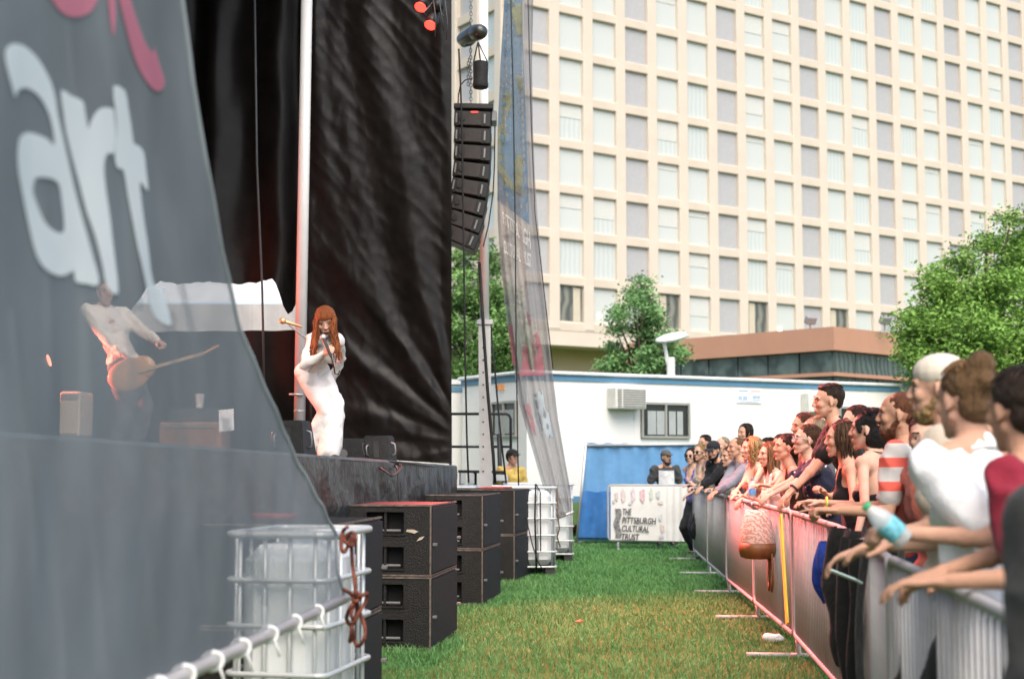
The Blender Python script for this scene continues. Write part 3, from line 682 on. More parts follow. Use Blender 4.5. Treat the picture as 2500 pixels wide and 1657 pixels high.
# ------------------------------------------------------------------ line array
arr = empty('line_array', at(1155, 620, 18.0), 0, 'curved hanging column of eight black line array loudspeakers', 'loudspeaker')
la = mat('array_grey', (.040, .036, .034), .6, .2, 20, spec=.3, bump=.3, bscale=120); lb_ = mat('array_black', (.014, .014, .014), .5, .2)
def z4(x, y, d=18.): return at(1050 + .4464 * x, .4464 * y, d)
px2m = 18. / FPX * .4464
for (x, y, a) in ((235, 675, 2), (235, 765, 3), (234, 857, 4), (229, 952, 7), (219, 1046, 10), (206, 1138, 14), (190, 1226, 18), (168, 1308, 23)):
    c = z4(x, y); M = rotm(0, R(a), 0)
    q = MB(); q.box(c, (.47, .50, .198), M, ch=.012); cb = q.build('cabinet', lb_, arr, True)
    q = MB(); q.box(c + M @ Vector((-.03, -.258, 0)), (.29, .02, .175), M, ch=.006); q.build('grille', la, cb, True)
    q = MB(); p = c + M @ Vector((-.125, -.272, 0)); q.tube([p, p + Vector((0, -.012, 0))], .036, 16); q.build('horn_mark', lb_, cb, True)
    for sx in (-.205, .155):
        q = MB(); q.bar(c + M @ Vector((sx, -.262, -.06)), c + M @ Vector((sx, -.262, .06)), .02, .02); q.build('rigging_bracket', mat('rig_steel', (.20, .20, .20), .4, metal=.5), cb, True)
q = MB(); q.box(z4(240, 606), (.50, .5, .07), rotm(0, R(1), 0), ch=.01); q.build('fly_frame', lb_, arr, True)
q = MB(); q.box(z4(350, 650), (.07, .3, .14), ch=.01); q.build('laser_mount', MATS['rig_steel'], arr, True)
q = MB(); q.box(z4(243, 614, 17.73), (.095, .01, .028)); q.build('red_label', mat('label_red', (.75, .09, .06), .5), arr, True)
q = MB(); q.tube([z4(355, 690), z4(352, 900), z4(345, 1050), z4(320, 1230), z4(290, 1350)], .008, 6); q.build('loudspeaker_cable', ropeb, arr, True)
hst = empty('chain_hoist', z4(220, 600), 0, 'black electric chain hoist with chain and bag above the hanging loudspeakers', 'hoist')
q = MB(); A, B = z4(180, 215), z4(250, 180, 17.7); q.taper(A, B, .085, .105, 16); q.taper(z4(250, 180, 17.7), z4(272, 176, 17.6), .105, .10, 16); q.box(z4(205, 215), (.18, .22, .16), rotm(.3, -.3, 0), ch=.03); q.build('motor', mat('hoist_black', (.03, .035, .035), .35, .3, spec=.6), hst, True, smooth=True)
def chain(p, q_, par, s=.055):
    n = int((q_ - p).length / (s * .8)); 
    for i in range(n):
        c = p.lerp(q_, (i + .5) / n); pts = []
        ax = Vector((1, 0, 0)) if i % 2 else Vector((0, 1, 0))
        for k in range(11): a = k / 10 * 6.283; pts.append(c + ax * (.016 * math.cos(a)) + Vector((0, 0, s * .5 * math.sin(a))))
        o = MB().tube(pts, .006, 5, cap=False).build('chain_link', MATS['rig_steel'], par, True, smooth=True)
chain(z4(224, -60), z4(224, 160), hst); chain(z4(222, 250), z4(224, 590), hst); chain(z4(210, 320), z4(208, 470), hst)
q = MB(); pb = z4(276, 470, 17.9); q.lathe(pb, [(.092, -.03), (.100, -.015), (.100, .03), (.095, .06), (.098, .2), (.10, .30), (.092, .31)], 18); q.build('chain_bag', mat('bag_black', (.018, .018, .018), .75, .3, 12, bump=.5), hst, True, smooth=True)
for sx in (-.09, 0, .09): tubeobj('bag_cord', [z4(262, 230), pb + Vector((sx, 0, .31))], .009, ropeb, hst, 6)
tubeobj('power_cable', [z4(232, 430), z4(190, 440), z4(165, 470), z4(155, 520), z4(153, 590)], .008, ropeb, hst, 6)
# red stage lamps at the top of the wall
redl = mat('red_lens', (.8, .05, .03), .4, 0, emit=(1, .03, .02, 3))
sp = empty('stage_lamps', at(1050, 20, 16.2), 0, 'cluster of lit red stage lamps at the top of the black wall', 'stage lamp')
for (x, y, lit) in ((1031, 8, 1), (1055, 52, 1), (1070, 15, 0)):
    p = at(x, y, 16.2); ax = Vector((-.25, -.5, -.8)).normalized()
    q = MB(); q.taper(p - ax * .14, p, .05, .075, 12); q.build('lamp_can', lb_, sp, True, smooth=True)
    if lit:
        q = MB(); q.tube([p + ax * .070, p + ax * .082], .068, 14); q.build('lens', redl, sp, True)
    q = MB(); q.tube([p - ax * .1 + Vector((.1, 0, 0)), p + Vector((.1, 0, .1)), p + Vector((.0, 0, .22)), p + Vector((-.1, 0, .1)), p - ax * .1 - Vector((.1, 0, 0))], .01, 6); q.build('yoke', MATS['rig_steel'], sp, True)
for (x0, x1, yl) in ((1058, 1062, 90), (1072, 1084, 75), (1086, 1090, 98)): tubeobj('lamp_cable', [at(x0, 0, 16.1), at(x0 + 6, yl * .5, 16.1), at(x1, yl, 16.1)], .008, mat('cable_grey', (.05, .055, .055), .5), sp, 6)
tubeobj('truss_bar', [at(1010, -30, 16.3), at(1110, -22, 16.3)], .03, steel, sp)
def spot(name, loc, tgt, colr, watts, size, blend=.6, rad=.08):
    l = bpy.data.lights.new(name, 'SPOT'); l.energy = watts; l.color = colr; l.spot_size = R(size); l.spot_blend = blend; l.shadow_soft_size = rad
    o = bpy.data.objects.new(name, l); col.objects.link(o); o.location = loc; o.rotation_euler = (Vector(tgt) - Vector(loc)).to_track_quat('-Z', 'Y').to_euler(); return o
spot('red_lamp_beam', at(1052, 60, 16.1) + Vector((.0, -.12, -.12)), (2.7, 12.0, .5), (1, .17, .155), 8000, 66, .9)
# ------------------------------------------------------------------ the big sheer banner
SA, SB = -1.222, .0827
def onscrim(px, py, off=0.):
    r = ray(px, py); k = r.x / r.y; d = SA / (k - SB); p = Vector((0, 0, HC)) + r * (d / r.y)
    w_ = .020 * math.sin(d * 9 + p.z * 1.2) + .016 * math.sin(d * 23 - p.z * 2.1) * min(1, max(.2, (2.4 - p.z) / 1.4)) + .02 * noise.noise(Vector((d * 1.3, p.z * .7, 0)))
    return p + Vector((.9966, -.0824, 0)) * (.30 * w_ * min(1, max(0, (p.z - .9) * 3)) + off)
EDGE = [(840, 1456), (826, 1400), (822, 1303), (770, 1215), (700, 1070), (656, 980), (590, 800), (542, 612), (500, 400), (468, 200), (444, 0), (425, -200), (410, -420)]
def edge(v):
    f = v * (len(EDGE) - 1); i = min(int(f), len(EDGE) - 2); a = f - i
    return EDGE[i][0] * (1 - a) + EDGE[i + 1][0] * a, EDGE[i][1] * (1 - a) + EDGE[i + 1][1] * a
def scr(u, v):
    ex, ey = edge(v); ly = 1991 + (-420 - 1991) * v; return onscrim(-300 * (1 - u) + ex * u, ly * (1 - u) + ey * u)
sheer = scrim_mat('sheer_mesh', (.36, .39, .415), .70, .35)
pole0, pole1 = Vector((-1.155, .80, .875)), Vector((-.700, 6.30, .872))
ban = empty('festival_banner', (-.9, 4, 0), 0, 'huge sheer grey mesh banner printed with pale blue letters, tied to a pole', 'banner')
m = MB(); m.grid(scr, 150, 130); m.build('mesh_fabric', sheer, ban, True, smooth=True)
q = MB(); q.tube([onscrim(*edge(i / 60), .002) for i in range(61)], .007, 6); q.build('hem', scrim_mat('sheer_hem', (.5, .53, .56), .8, .3), ban, True, smooth=True)
fold_streak = scrim_mat('sheer_fold_streak', (.30, .30, .29), .42, .3)  # added darker strips: fold shade and doubled cloth put into the colour
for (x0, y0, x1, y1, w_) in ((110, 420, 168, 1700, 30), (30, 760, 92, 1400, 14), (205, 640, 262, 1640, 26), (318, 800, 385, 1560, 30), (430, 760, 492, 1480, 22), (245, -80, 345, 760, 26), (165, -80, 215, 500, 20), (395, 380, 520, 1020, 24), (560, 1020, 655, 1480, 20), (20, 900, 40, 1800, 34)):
    q = MB(); q.grid(lambda u, v: onscrim(x0 + (x1 - x0) * v + w_ * (u - .5) * (1 + .5 * math.sin(v * 9 + x0)), y0 + (y1 - y0) * v, -.012 + .010 * math.sin(u * 3.14)), 4, 24); q.build('fold_streak', fold_streak, ban, True, smooth=True)
LET = {'a': [[(0, 240), (20, 205), (60, 198), (110, 215), (160, 255), (200, 310), (230, 370), (250, 440), (262, 520), (290, 640), (318, 760), (350, 900), (385, 1040), (415, 1170), (432, 1240), (430, 1285), (388, 1278), (345, 1268), (340, 1225), (332, 1222), (290, 1242), (240, 1235), (190, 1205), (155, 1150), (130, 1060), (105, 950), (80, 840), (65, 760), (62, 680), (75, 620), (110, 598), (160, 605), (215, 628), (243, 655), (240, 600), (225, 530), (200, 470), (165, 425), (120, 400), (85, 398), (60, 415), (50, 440), (35, 395), (10, 310)],
             [(150, 810), (170, 798), (230, 805), (265, 830), (278, 900), (290, 990), (290, 1040), (265, 1050), (225, 1030), (190, 990), (160, 920), (140, 860)]],
       'r': [[(275, 405), (322, 432), (370, 455), (380, 500), (393, 580), (400, 558), (420, 510), (450, 485), (490, 492), (495, 520), (503, 590), (496, 690), (470, 690), (457, 720), (455, 780), (465, 880), (480, 980), (490, 1070), (505, 1180), (520, 1322), (470, 1295), (450, 1200), (420, 1060), (390, 960), (360, 830), (330, 720), (300, 600), (285, 500)]],
       't': [[(490, 388), (545, 410), (560, 480), (575, 560), (588, 645), (610, 655), (640, 690), (650, 760), (663, 858), (640, 840), (618, 820), (625, 900), (640, 1000), (660, 1100), (680, 1220), (700, 1285), (720, 1300), (742, 1295), (750, 1350), (776, 1458), (740, 1455), (705, 1430), (680, 1390), (655, 1310), (630, 1210), (605, 1110), (580, 980), (560, 880), (540, 770), (515, 760), (502, 735), (499, 690), (506, 590), (500, 500)]]}
PINK = [[[(225, -40), (240, 0), (265, 40), (300, 70), (350, 78), (395, 60), (420, 20), (424, -40)]],
        [[(466, -40), (492, -40), (497, 0), (500, 90), (490, 165), (478, 90), (470, 0)]],
        [[(505, -40), (555, -40), (570, 0), (600, 80), (640, 180), (670, 225), (690, 235), (694, 208), (705, 240), (730, 310), (750, 370), (735, 405), (710, 412), (680, 395), (640, 350), (600, 280), (560, 170), (515, 0)]]]
def letter(loops, name, m_, par, off):
    V, F = poly_fill([smooth_loop(l, 2) for l in loops], 60.)
    q = MB(); q.add([onscrim(x * .5421, y * .5421, off) for x, y in V], F); return q.build(name, m_, par, True, smooth=True)
ice = scrim_mat('print_ice_blue', (.90, .96, .98), .93, .25); pk = scrim_mat('print_pink', (.85, .30, .40), .84, .30)
for k in 'art': letter(LET[k], 'letter', ice, ban, .004)
for L in PINK: letter(L, 'letter', pk, ban, .004)
tubeobj('pole', [pole0, pole1], .021, mat('pole_steel', (.62, .58, .56), .4, .08, 6, metal=.4), ban, 14)
tie = mat('zip_tie', (.85, .85, .83), .4, 0)
for (x, y) in ((1410, 1275), (1310, 1310), (1200, 1370), (1075, 1420), (950, 1470), (820, 1530), (700, 1570), (560, 1640)):
    sx, sy = x * .5466, 800 + y * .5466; k = ray(sx, sy); k = k.x / k.y
    f = (k * pole0.y - pole0.x) / ((pole1.x - pole0.x) - k * (pole1.y - pole0.y)); c = pole0.lerp(pole1, f); ax = (pole1 - pole0).normalized()
    q = MB(); x_, y_, z_ = basis(ax); pts = [c + (x_ * math.cos(a) + y_ * math.sin(a)) * .026 + ax * (.018 * math.sin(a)) for a in [i / 12 * 6.283 for i in range(13)]]
    q.tube(pts, .007, 6, cap=False); q.tube([c + Vector((.02, 0, -.015)), c + Vector((.03, .01, -.05)), c + Vector((.035, .015, -.075))], .004, 5); q.build('zip_tie', tie, ban, True, smooth=True)
rp_m = mat('maroon_rope', (.16, .045, .025), .8, .7, 60)
def zr(x, y, d=6.12): return at(780 + .3316 * x, 1100 + .3316 * y, d)
rr = MB()
for pts in ([(205, 560), (170, 600), (160, 700), (180, 745), (210, 700), (235, 640), (250, 690), (215, 690), (180, 650), (240, 600), (265, 640), (258, 690)], [(235, 690), (245, 850), (260, 960), (268, 1060)], [(180, 1020), (230, 1050), (270, 1080), (320, 1060), (350, 1050), (340, 1110), (290, 1190), (250, 1270), (215, 1270), (200, 1220), (230, 1150), (270, 1100), (275, 1180), (255, 1240), (235, 1200), (265, 1110)], [(270, 1100), (300, 1200), (335, 1300), (325, 1390), (285, 1435), (255, 1390), (240, 1290), (235, 1340), (225, 1405)], [(240, 1060), (280, 1045), (300, 1085), (255, 1110), (245, 1070)]):
    P = [zr(*p, 6.05 + .03 * math.sin(i * 1.7)) for i, p in enumerate(pts)]
    Q = []
    for i in range(len(P) - 1):
        for j in range(4):
            t = j / 4; p0, p1, p2, p3 = P[max(i - 1, 0)], P[i], P[i + 1], P[min(i + 2, len(P) - 1)]
            Q.append(.5 * (2 * p1 + (p2 - p0) * t + (2 * p0 - 5 * p1 + 4 * p2 - p3) * t * t + (3 * p1 - p0 - 3 * p2 + p3) * t ** 3))
    rr.tube(Q + [P[-1]], .0085, 6)
tag(rr.build('tie_rope', rp_m, smooth=True), 'knotted maroon rope tying the banner pole to the nearest water tank', 'rope')

# ------------------------------------------------------------------ the tall far banner
LE = [(1240, -150), (1231, 0), (1222, 150), (1215, 312), (1214, 430), (1215, 536), (1222, 651), (1238, 794), (1268, 988), (1324, 1182), (1361, 1264)]
RE = [(1298, -150), (1302, 0), (1299, 150), (1301, 312), (1306, 430), (1313, 536), (1327, 690), (1341, 840), (1362, 1020), (1393, 1200), (1397, 1250)]
BD = 19.3
def bpt(u, v, off=0.):
    f = min(max(v, 0), 1) * (len(LE) - 1); i = min(int(f), len(LE) - 2); a = f - i
    x = (LE[i][0] * (1 - a) + LE[i + 1][0] * a) * (1 - u) + (RE[i][0] * (1 - a) + RE[i + 1][0] * a) * u
    y = (LE[i][1] * (1 - a) + LE[i + 1][1] * a) * (1 - u) + (RE[i][1] * (1 - a) + RE[i + 1][1] * a) * u
    fold = .05 * math.sin(u * 15 + v * 3) + .035 * math.sin(u * 37 - v * 9) + .06 * u
    return at(x, y, BD - off + fold * (.4 + .6 * v))
def buv(x, y):
    v = 0.
    lo, hi = 0., 1.
    for _ in range(22):
        v = (lo + hi) / 2; f = v * (len(LE) - 1); i = min(int(f), len(LE) - 2); a = f - i
        lx, ly = LE[i][0] * (1 - a) + LE[i + 1][0] * a, LE[i][1] * (1 - a) + LE[i + 1][1] * a
        rx, ry = RE[i][0] * (1 - a) + RE[i + 1][0] * a, RE[i][1] * (1 - a) + RE[i + 1][1] * a
        u = (x - lx) / (rx - lx); yy = ly + (ry - ly) * u
        if yy < y: lo = v
        else: hi = v
    return u, v
fb = empty('street_banner', at(1380, 1403, BD) * 1, 0, 'tall narrow sheer banner with blue top, yellow shapes and pink and white print', 'banner')
m = MB(); m.grid(lambda u, v: bpt(u, v), 36, 120); m.build('mesh_fabric', scrim_mat('sheer_far', (.32, .31, .315), .74, .35), fb, True, smooth=True)
def bpatch(name, loops, m_, off, sub=22.):
    V, F = poly_fill(loops, sub); q = MB(); q.add([bpt(*buv(x, y), off) for x, y in V], F); return q.build(name, m_, fb, True, smooth=True)
bl = [(1236, -140), (1231, 0), (1222, 150), (1215, 312), (1215, 430), (1214, 490), (1250, 515), (1292, 548), (1288, 400), (1283, 250), (1276, 80), (1272, -140)]
bpatch('blue_print', [bl], scrim_mat('print_blue', (.13, .25, .38), .60, .3), .02)
yl = scrim_mat('print_yellow', (.40, .38, .17), .5, .3)
def zz4(p): return (1050 + .4464 * p[0], .4464 * p[1])
def zz5(p): return (1100 + .5102 * p[0], 600 + .5102 * p[1])
for L in ([(372, 690), (388, 690), (412, 940), (458, 1010), (458, 840), (505, 850), (503, 1085), (440, 1035), (374, 950)], [(432, 5), (500, 30), (503, 180), (475, 200), (448, 70)], [(392, 520), (440, 500), (450, 560), (420, 640), (398, 600)], [(470, 400), (505, 430), (508, 520), (478, 470)], [(380, 700), (400, 560), (415, 740), (400, 800)]):
    bpatch('yellow_print', [[zz4(p) for p in L]], yl, .04)
pkf = scrim_mat('print_pink_far', (.52, .18, .22), .6, .3); icf = scrim_mat('print_ice_far', (.58, .68, .74), .75, .3)
for L in ([(272, 375), (298, 380), (318, 590), (338, 600), (345, 480), (372, 470), (378, 590), (400, 600), (395, 430), (415, 410), (432, 460), (452, 620), (330, 622), (296, 560)], [(362, 310), (378, 330), (384, 372), (370, 370)], [(345, 760), (375, 750), (400, 850), (410, 910), (385, 900)]):
    bpatch('pink_print', [[zz5(p) for p in L]], pkf, .02)
for L in ([(392, 712), (420, 700), (440, 690), (452, 780), (470, 800), (492, 915), (462, 925), (445, 870), (435, 905), (408, 830)],):
    bpatch('pale_print', [[zz5(p) for p in L]], icf, .02)
whf = scrim_mat('print_white_far', (.72, .72, .70), .8, .3)
for txt, q4 in (('PITTSBURGH', ((1226, 516), (1293, 566), (1229, 545), (1296, 610))), ('CULTURAL TRUST', ((1229, 586), (1296, 620), (1231, 618), (1299, 655)))):
    V, F = text_mesh(txt, .02); xs = [v[0] for v in V]; ys = [v[1] for v in V]; q = MB(); P = []
    for x, y in V:
        a = (x - min(xs)) / (max(xs) - min(xs)); b = (y - min(ys)) / (max(ys) - min(ys))
        X = (q4[2][0] * (1 - a) + q4[3][0] * a) * (1 - b) + (q4[0][0] * (1 - a) + q4[1][0] * a) * b
        Y = (q4[2][1] * (1 - a) + q4[3][1] * a) * (1 - b) + (q4[0][1] * (1 - a) + q4[1][1] * a) * b
        P.append(bpt(*buv(X, Y), .05))
    q.add(P, F); q.build('lettering', whf, fb, True)
tubeobj('pole', [bpt(-.05, 1.0), bpt(1.03, 1.0)], .02, MATS['pole_steel'], fb)
rope('tie_rope', [at(1360, 1190, 18.0), at(1362, 1262, 18.0), at(1366, 1290, 18.0), at(1360, 1310, 18.0), at(1368, 1335, 18.0)], .009, 'brown rope tying the tall far banner to the water tank', mat('brown_rope', (.12, .07, .04), .8, .4))

# ------------------------------------------------------------------ blue tarp fence
FD = 25.2
tl, tr_, blp, br_ = at(1434, 1080, FD), at(1790, 1086, FD + .2), at(1410, 1318, FD), at(1790, 1322, FD + .2)
tf = empty('tarp_fence', gnd(1406, 1324), 0, 'fence panel covered with a bright blue tarpaulin before the trailer', 'fence')
def tarp(a, b, off):
    def f(u, v):
        p = blp.lerp(br_, u).lerp(tl.lerp(tr_, u), a + (b - a) * v); return p + Vector((0, -off - .03 * nz(u * 14, v * 2, a) - .012 * math.sin(u * 60 + 3 * nz(u * 4, v, 1)), .012 * math.sin(u * 55) * (v > .99)))
    return f
m = MB(); m.grid(tarp(0., .995, 0), 90, 20); m.build('tarp', mat('tarp_backlit_blue', (.12, .29, .52), .5, .12, 3, spec=.4, bump=.3, bscale=9), tf, True, smooth=True)  # paler blue stands in for light coming through the single layer
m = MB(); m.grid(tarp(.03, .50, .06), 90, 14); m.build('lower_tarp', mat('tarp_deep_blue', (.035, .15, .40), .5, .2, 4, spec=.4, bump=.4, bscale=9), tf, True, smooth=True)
for a, b in ((blp, tl), (tl, tr_), (blp.lerp(br_, .75), tl.lerp(tr_, .75))): tubeobj('post', [a - Vector((.02, .03, .05)), b - Vector((.02, .03, -.02))], .024, steel, tf)
tubeobj('foot', [gnd(1404, 1328), gnd(1450, 1312)], .022, steel, tf)
# ------------------------------------------------------------------ crowd barriers
galv = mat('barrier_steel', (.42, .41, .405), .6, .12, 7, metal=.12, spec=.4)
BL_, BT, BB = 2.5, 1.07, .15
def barrier_proto():
    r = empty('crowd_barrier', (0, 0, 0)); k = .07
    pts = []
    for (cx, cz, a0) in ((BL_ - k, BT - k, 90), (BL_ - k, BB + k, 0), (k, BB + k, -90), (k, BT - k, -180)):
        for i in range(5): a = R(a0 - i * 22.5); pts.append((cx + k * math.cos(a), 0, cz + k * math.sin(a)))
    pts.append(pts[0]); q = MB(); q.tube(pts, .019, 10, cap=False, hint=(0, 1, 0)); q.build('frame', galv, r, smooth=True)
    q = MB(); q.tube([(0, 0, BB), (0, 0, BT)], .0078, 7); bm_ = q.mesh('bar', True); bm_.materials.append(galv)
    n = 28
    for i in range(n):
        o = link('bar', bm_, None, r); o.location = ((i + 1) * BL_ / (n + 1), 0, 0)
    for x in (.16,):
        q = MB(); q.tube([(x, 0, BB), (x, .01, .03), (x, .05, .022), (x, .40, .022)], .019, 8); q.tube([(x, -.05, .022), (x, -.38, .022)], .019, 8); q.tube([(x, .05, .022), (x, -.05, .022)], .019, 8); q.build('foot', galv, r, smooth=True)
    for z in (.42, .84):
        q = MB(); q.box((BL_ + .012, 0, z), (.05, .03, .06), ch=.006); q.build('hook', galv, r)
    return r
JO = [(2.73, 21.5), (2.56, 18.75), (2.41, 16.1), (2.28, 13.5), (2.14, 10.9), (1.90, 8.25), (1.49, 5.65), (1.18, 3.1)]
def Xb(d):
    for (x0, y0), (x1, y1) in zip(JO, JO[1:]):
        if y1 <= d: return x0 + (x1 - x0) * (d - y0) / (y1 - y0)
    return JO[-1][0]
bp0 = barrier_proto(); BLAB = ['grey steel crowd barrier at the far end of the row, farthest from the camera', 'steel crowd barrier second from the far end of the row', 'steel crowd barrier under the hanging tattooed arm', 'steel crowd barrier carrying the woven bucket bag', 'steel crowd barrier with the yellow strip on it', 'steel crowd barrier behind the blue and black jackets', 'nearest blurred steel crowd barrier at the right edge']
for i, ((x0, y0), (x1, y1)) in enumerate(zip(JO, JO[1:])):
    o = bp0 if i == 0 else copy_tree(bp0)
    a = math.atan2(y1 - y0, x1 - x0); o.location = (x0, y0, 0); o.rotation_euler.z = a; o.scale.x = math.hypot(x1 - x0, y1 - y0) / (BL_ + .03)
    tag(o, BLAB[i], 'barrier', 'crowd barriers along the photo pit')
def front_barrier(px, d, rz, lab):
    o = copy_tree(bp0); p = at(px, 1128, d); o.location = (p.x, p.y, 0); o.rotation_euler.z = rz; o.scale.x = 1.; tag(o, lab, 'barrier', 'crowd barriers along the photo pit'); return o
ob = front_barrier(1484, 23.85, R(-3), 'steel crowd barrier at the back hung with the white printed banner')
wb = empty('printed_banner', at(1560, 1320, 23.8) * 1, 0, 'white banner with dark lettering hung on the back crowd barrier', 'banner')
def wbp(px, py, off=0.):
    d = 23.80 - off - (px - 1484) * .0003; return at(px, py, d)
wban = mat('banner_vinyl', (.72, .71, .69), .55, .08, 3)
m = MB(); m.grid(lambda u, v: wbp(1491 + 190 * u, 1186 + 131 * v + 4 * u * v, .0 + .012 * math.sin(u * 70) * (u > .7)), 60, 6); m.build('sheet', wban, wb, True, smooth=True)
dk = mat('print_charcoal', (.06, .06, .065), .6, 0)
for i, tx_ in enumerate(('THE', 'PITTSBURGH', 'CULTURAL', 'TRUST')):
    V, F = text_mesh(tx_, .025, .18); ys = [v[1] for v in V]; h = 15.5 / (max(ys) - min(ys)); x0 = 1519 - i * 1.0; yb = 1255.5 + i * 20.3
    wdt = (max(v[0] for v in V)); sx = {'PITTSBURGH': 84, 'CULTURAL': 68, 'THE': 23, 'TRUST': 45}[tx_] / wdt
    q = MB(); q.add([wbp(x0 + x * sx, yb - y * h + (x * sx) * .035, .03) for x, y in V], F); q.build('lettering', dk, wb, True)
q = MB(); q.grid(lambda u, v: wbp(1501 + 14 * u + 3 * math.sin(v * 9), 1241 + 70 * v, .025), 3, 8); q.build('emblem', mat('print_grey', (.20, .20, .21), .6, .8, 25), wb, True)
for x, y, w_, h_, c in ((1505, 1210, 7, 20, (.55, .35, .38)), (1522, 1208, 10, 26, (.60, .42, .45)), (1546, 1208, 9, 30, (.62, .40, .50)), (1568, 1208, 11, 30, (.66, .25, .32)), (1590, 1206, 7, 26, (.42, .52, .40)), (1606, 1206, 9, 18, (.45, .52, .55)), (1612, 1226, 12, 7, (.60, .45, .42)), (1538, 1228, 8, 7, (.50, .42, .60)), (1612, 1262, 8, 16, (.50, .56, .62)), (1617, 1288, 9, 18, (.64, .42, .38)), (1614, 1309, 12, 8, (.62, .50, .60)), (1498, 1222, 6, 8, (.45, .5, .42))):
    q = MB(); n = 10; V = [(x + w_ * .55 * math.cos(6.283 * i / n) * (1 + .35 * math.sin(i * 2.3)), y + h_ * .55 * math.sin(6.283 * i / n) * (1 + .3 * math.cos(i * 1.7 + x))) for i in range(n)]
    q.add([wbp(a, b, .025) for a, b in V], [tuple(range(n))[::-1]]); q.build('figure_print', mat('fig%d' % x + str(y), [v * .55 + .30 for v in c], .6, .25, 30), wb, True)
# black stair railing by the trailer
bpipe = mat('black_pipe', (.015, .015, .015), .45, .1)
rl = empty('stair_railing', at(1247, 1128, 22.5) * 1, 0, 'black pipe stair railing in front of the trailer end', 'railing')
tubeobj('top_rail', [at(1060, 1010, 22.5), at(1236, 1010, 22.5), at(1243, 1013, 22.5), at(1247, 1022, 22.5), at(1247, 1330, 22.5)], .022, bpipe, rl)
tubeobj('middle_rail', [at(1060, 1090, 22.5), at(1247, 1090, 22.5)], .02, bpipe, rl)
tubeobj('post', [at(1218, 1060, 22.4), at(1226, 1320, 22.4)], .035, bpipe, rl)
tubeobj('post', [at(1100, 1010, 22.5), at(1100, 1340, 22.5)], .022, bpipe, rl)
tb_ = empty('equipment_table', gnd(1180, 1310), 0, 'low black and white equipment table behind the water tanks', 'table')
p0, p1 = at(1120, 1150, 22.), at(1235, 1152, 22.)
m = MB(); m.bar(p0, p1, .04, .6); m.build('top', bpipe, tb_, True)
for f in (.05, .35, .65, .95):
    p = p0.lerp(p1, f); m = MB(); m.bar((p.x, p.y, 0), (p.x, p.y, p.z), .05); m.build('leg', bpipe, tb_, True)
for i, (x0, x1, y0, y1) in enumerate(((1124, 1136, 1153, 1182), (1142, 1158, 1156, 1182), (1200, 1240, 1158, 1174))):
    a, b = at(x0, y1, 21.8), at(x1, y0, 21.8); q = MB(); q.box((a + b) / 2, (b.x - a.x, .2, b.z - a.z), ch=.01); q.build('drawer_case', mat('case_pale', (.55, .58, .58), .5), tb_, True)
# floor clutter under the trailer
q = MB(); q.box((0, 0, 0), (.5, .3, .12), ch=.02); o = q.build('timber_block', mat('rust_timber', (.36, .15, .06), .8, .3)); o.location = gnd(1398, 1296) + Vector((0, 0, .07)); tag(o, 'rust coloured timber block on the grass left of the blue fence', 'timber')

# ------------------------------------------------------------------ gear on the stage
mon_m = mat('monitor_black', (.035, .037, .038), .6, .25, 14, spec=.35, bump=.3, bscale=100)
def monitor(px, py, d, wd, h, dp, rz, lab, hole_=False):
    p = at(px, py, d); r = empty('floor_monitor', p, rz, lab, 'floor monitor', 'floor monitors on the stage')
    q = MB(); P = [(-wd / 2, -dp * .35, 0), (wd / 2, -dp * .35, 0), (wd / 2, dp * .55, 0), (-wd / 2, dp * .55, 0), (-wd / 2, -dp * .5, h), (wd / 2, -dp * .5, h), (wd / 2, dp * .12, h), (-wd / 2, dp * .12, h)]
    q.add(P, [(3, 2, 1, 0), (4, 5, 6, 7), (0, 1, 5, 4), (1, 2, 6, 5), (2, 3, 7, 6), (3, 0, 4, 7)])
    me = q.mesh('cabinet'); bm = bmesh.new(); bm.from_mesh(me); bmesh.ops.bevel(bm, geom=bm.edges[:], offset=.012, segments=2, affect='EDGES'); bm.to_mesh(me); bm.free(); link('cabinet', me, mon_m, r)
    hs = mat('handle_steel', (.30, .31, .31), .4, metal=.4)
    if not hole_:
        for s in (-1, 1):
            q = MB(); x = s * wd / 2; q.tube([(x, -.03, h * .3), (x + s * .035, -.035, h * .33), (x + s * .04, -.05, h * .5), (x + s * .035, -.06, h * .7), (x, -.065, h * .74)], .008, 6); q.build('handle', hs, r, smooth=True)
        q = MB(); q.box((0, -dp * .43 - .004, h * .5), (wd * .22, .01, h * .6), rotm(0, 0, R(7))); q.build('logo_plate', mat('plate', (.05, .052, .052), .5), r)
        q = MB(); q.tube([(-wd * .32, -dp * .445, h * .30), (-wd * .36, -dp * .53, h * .32), (-wd * .36, -dp * .56, h * .6), (-wd * .32, -dp * .48, h * .66)], .008, 6); q.build('handle', hs, r, smooth=True)
    else:
        q = MB(); q.tube([(-wd * .3, -dp * .36 - .02, h * .35), (-wd * .3, -dp * .36 - .04, h * .36)], .045, 18); q.build('port_ring', mat('plate2', (.09, .09, .09), .5), r)
    return r
monitor(718, 1121, 11.5, .26, .31, .34, R(-14), 'black floor monitor beside the singer near the banner edge')
monitor(929, 1131, 13.4, .24, .26, .30, R(-12), 'black floor monitor at the stage edge right of the singer')
monitor(862, 1128, 13.9, .34, .23, .32, R(8), 'dark floor monitor with a round port behind the right monitor', True)
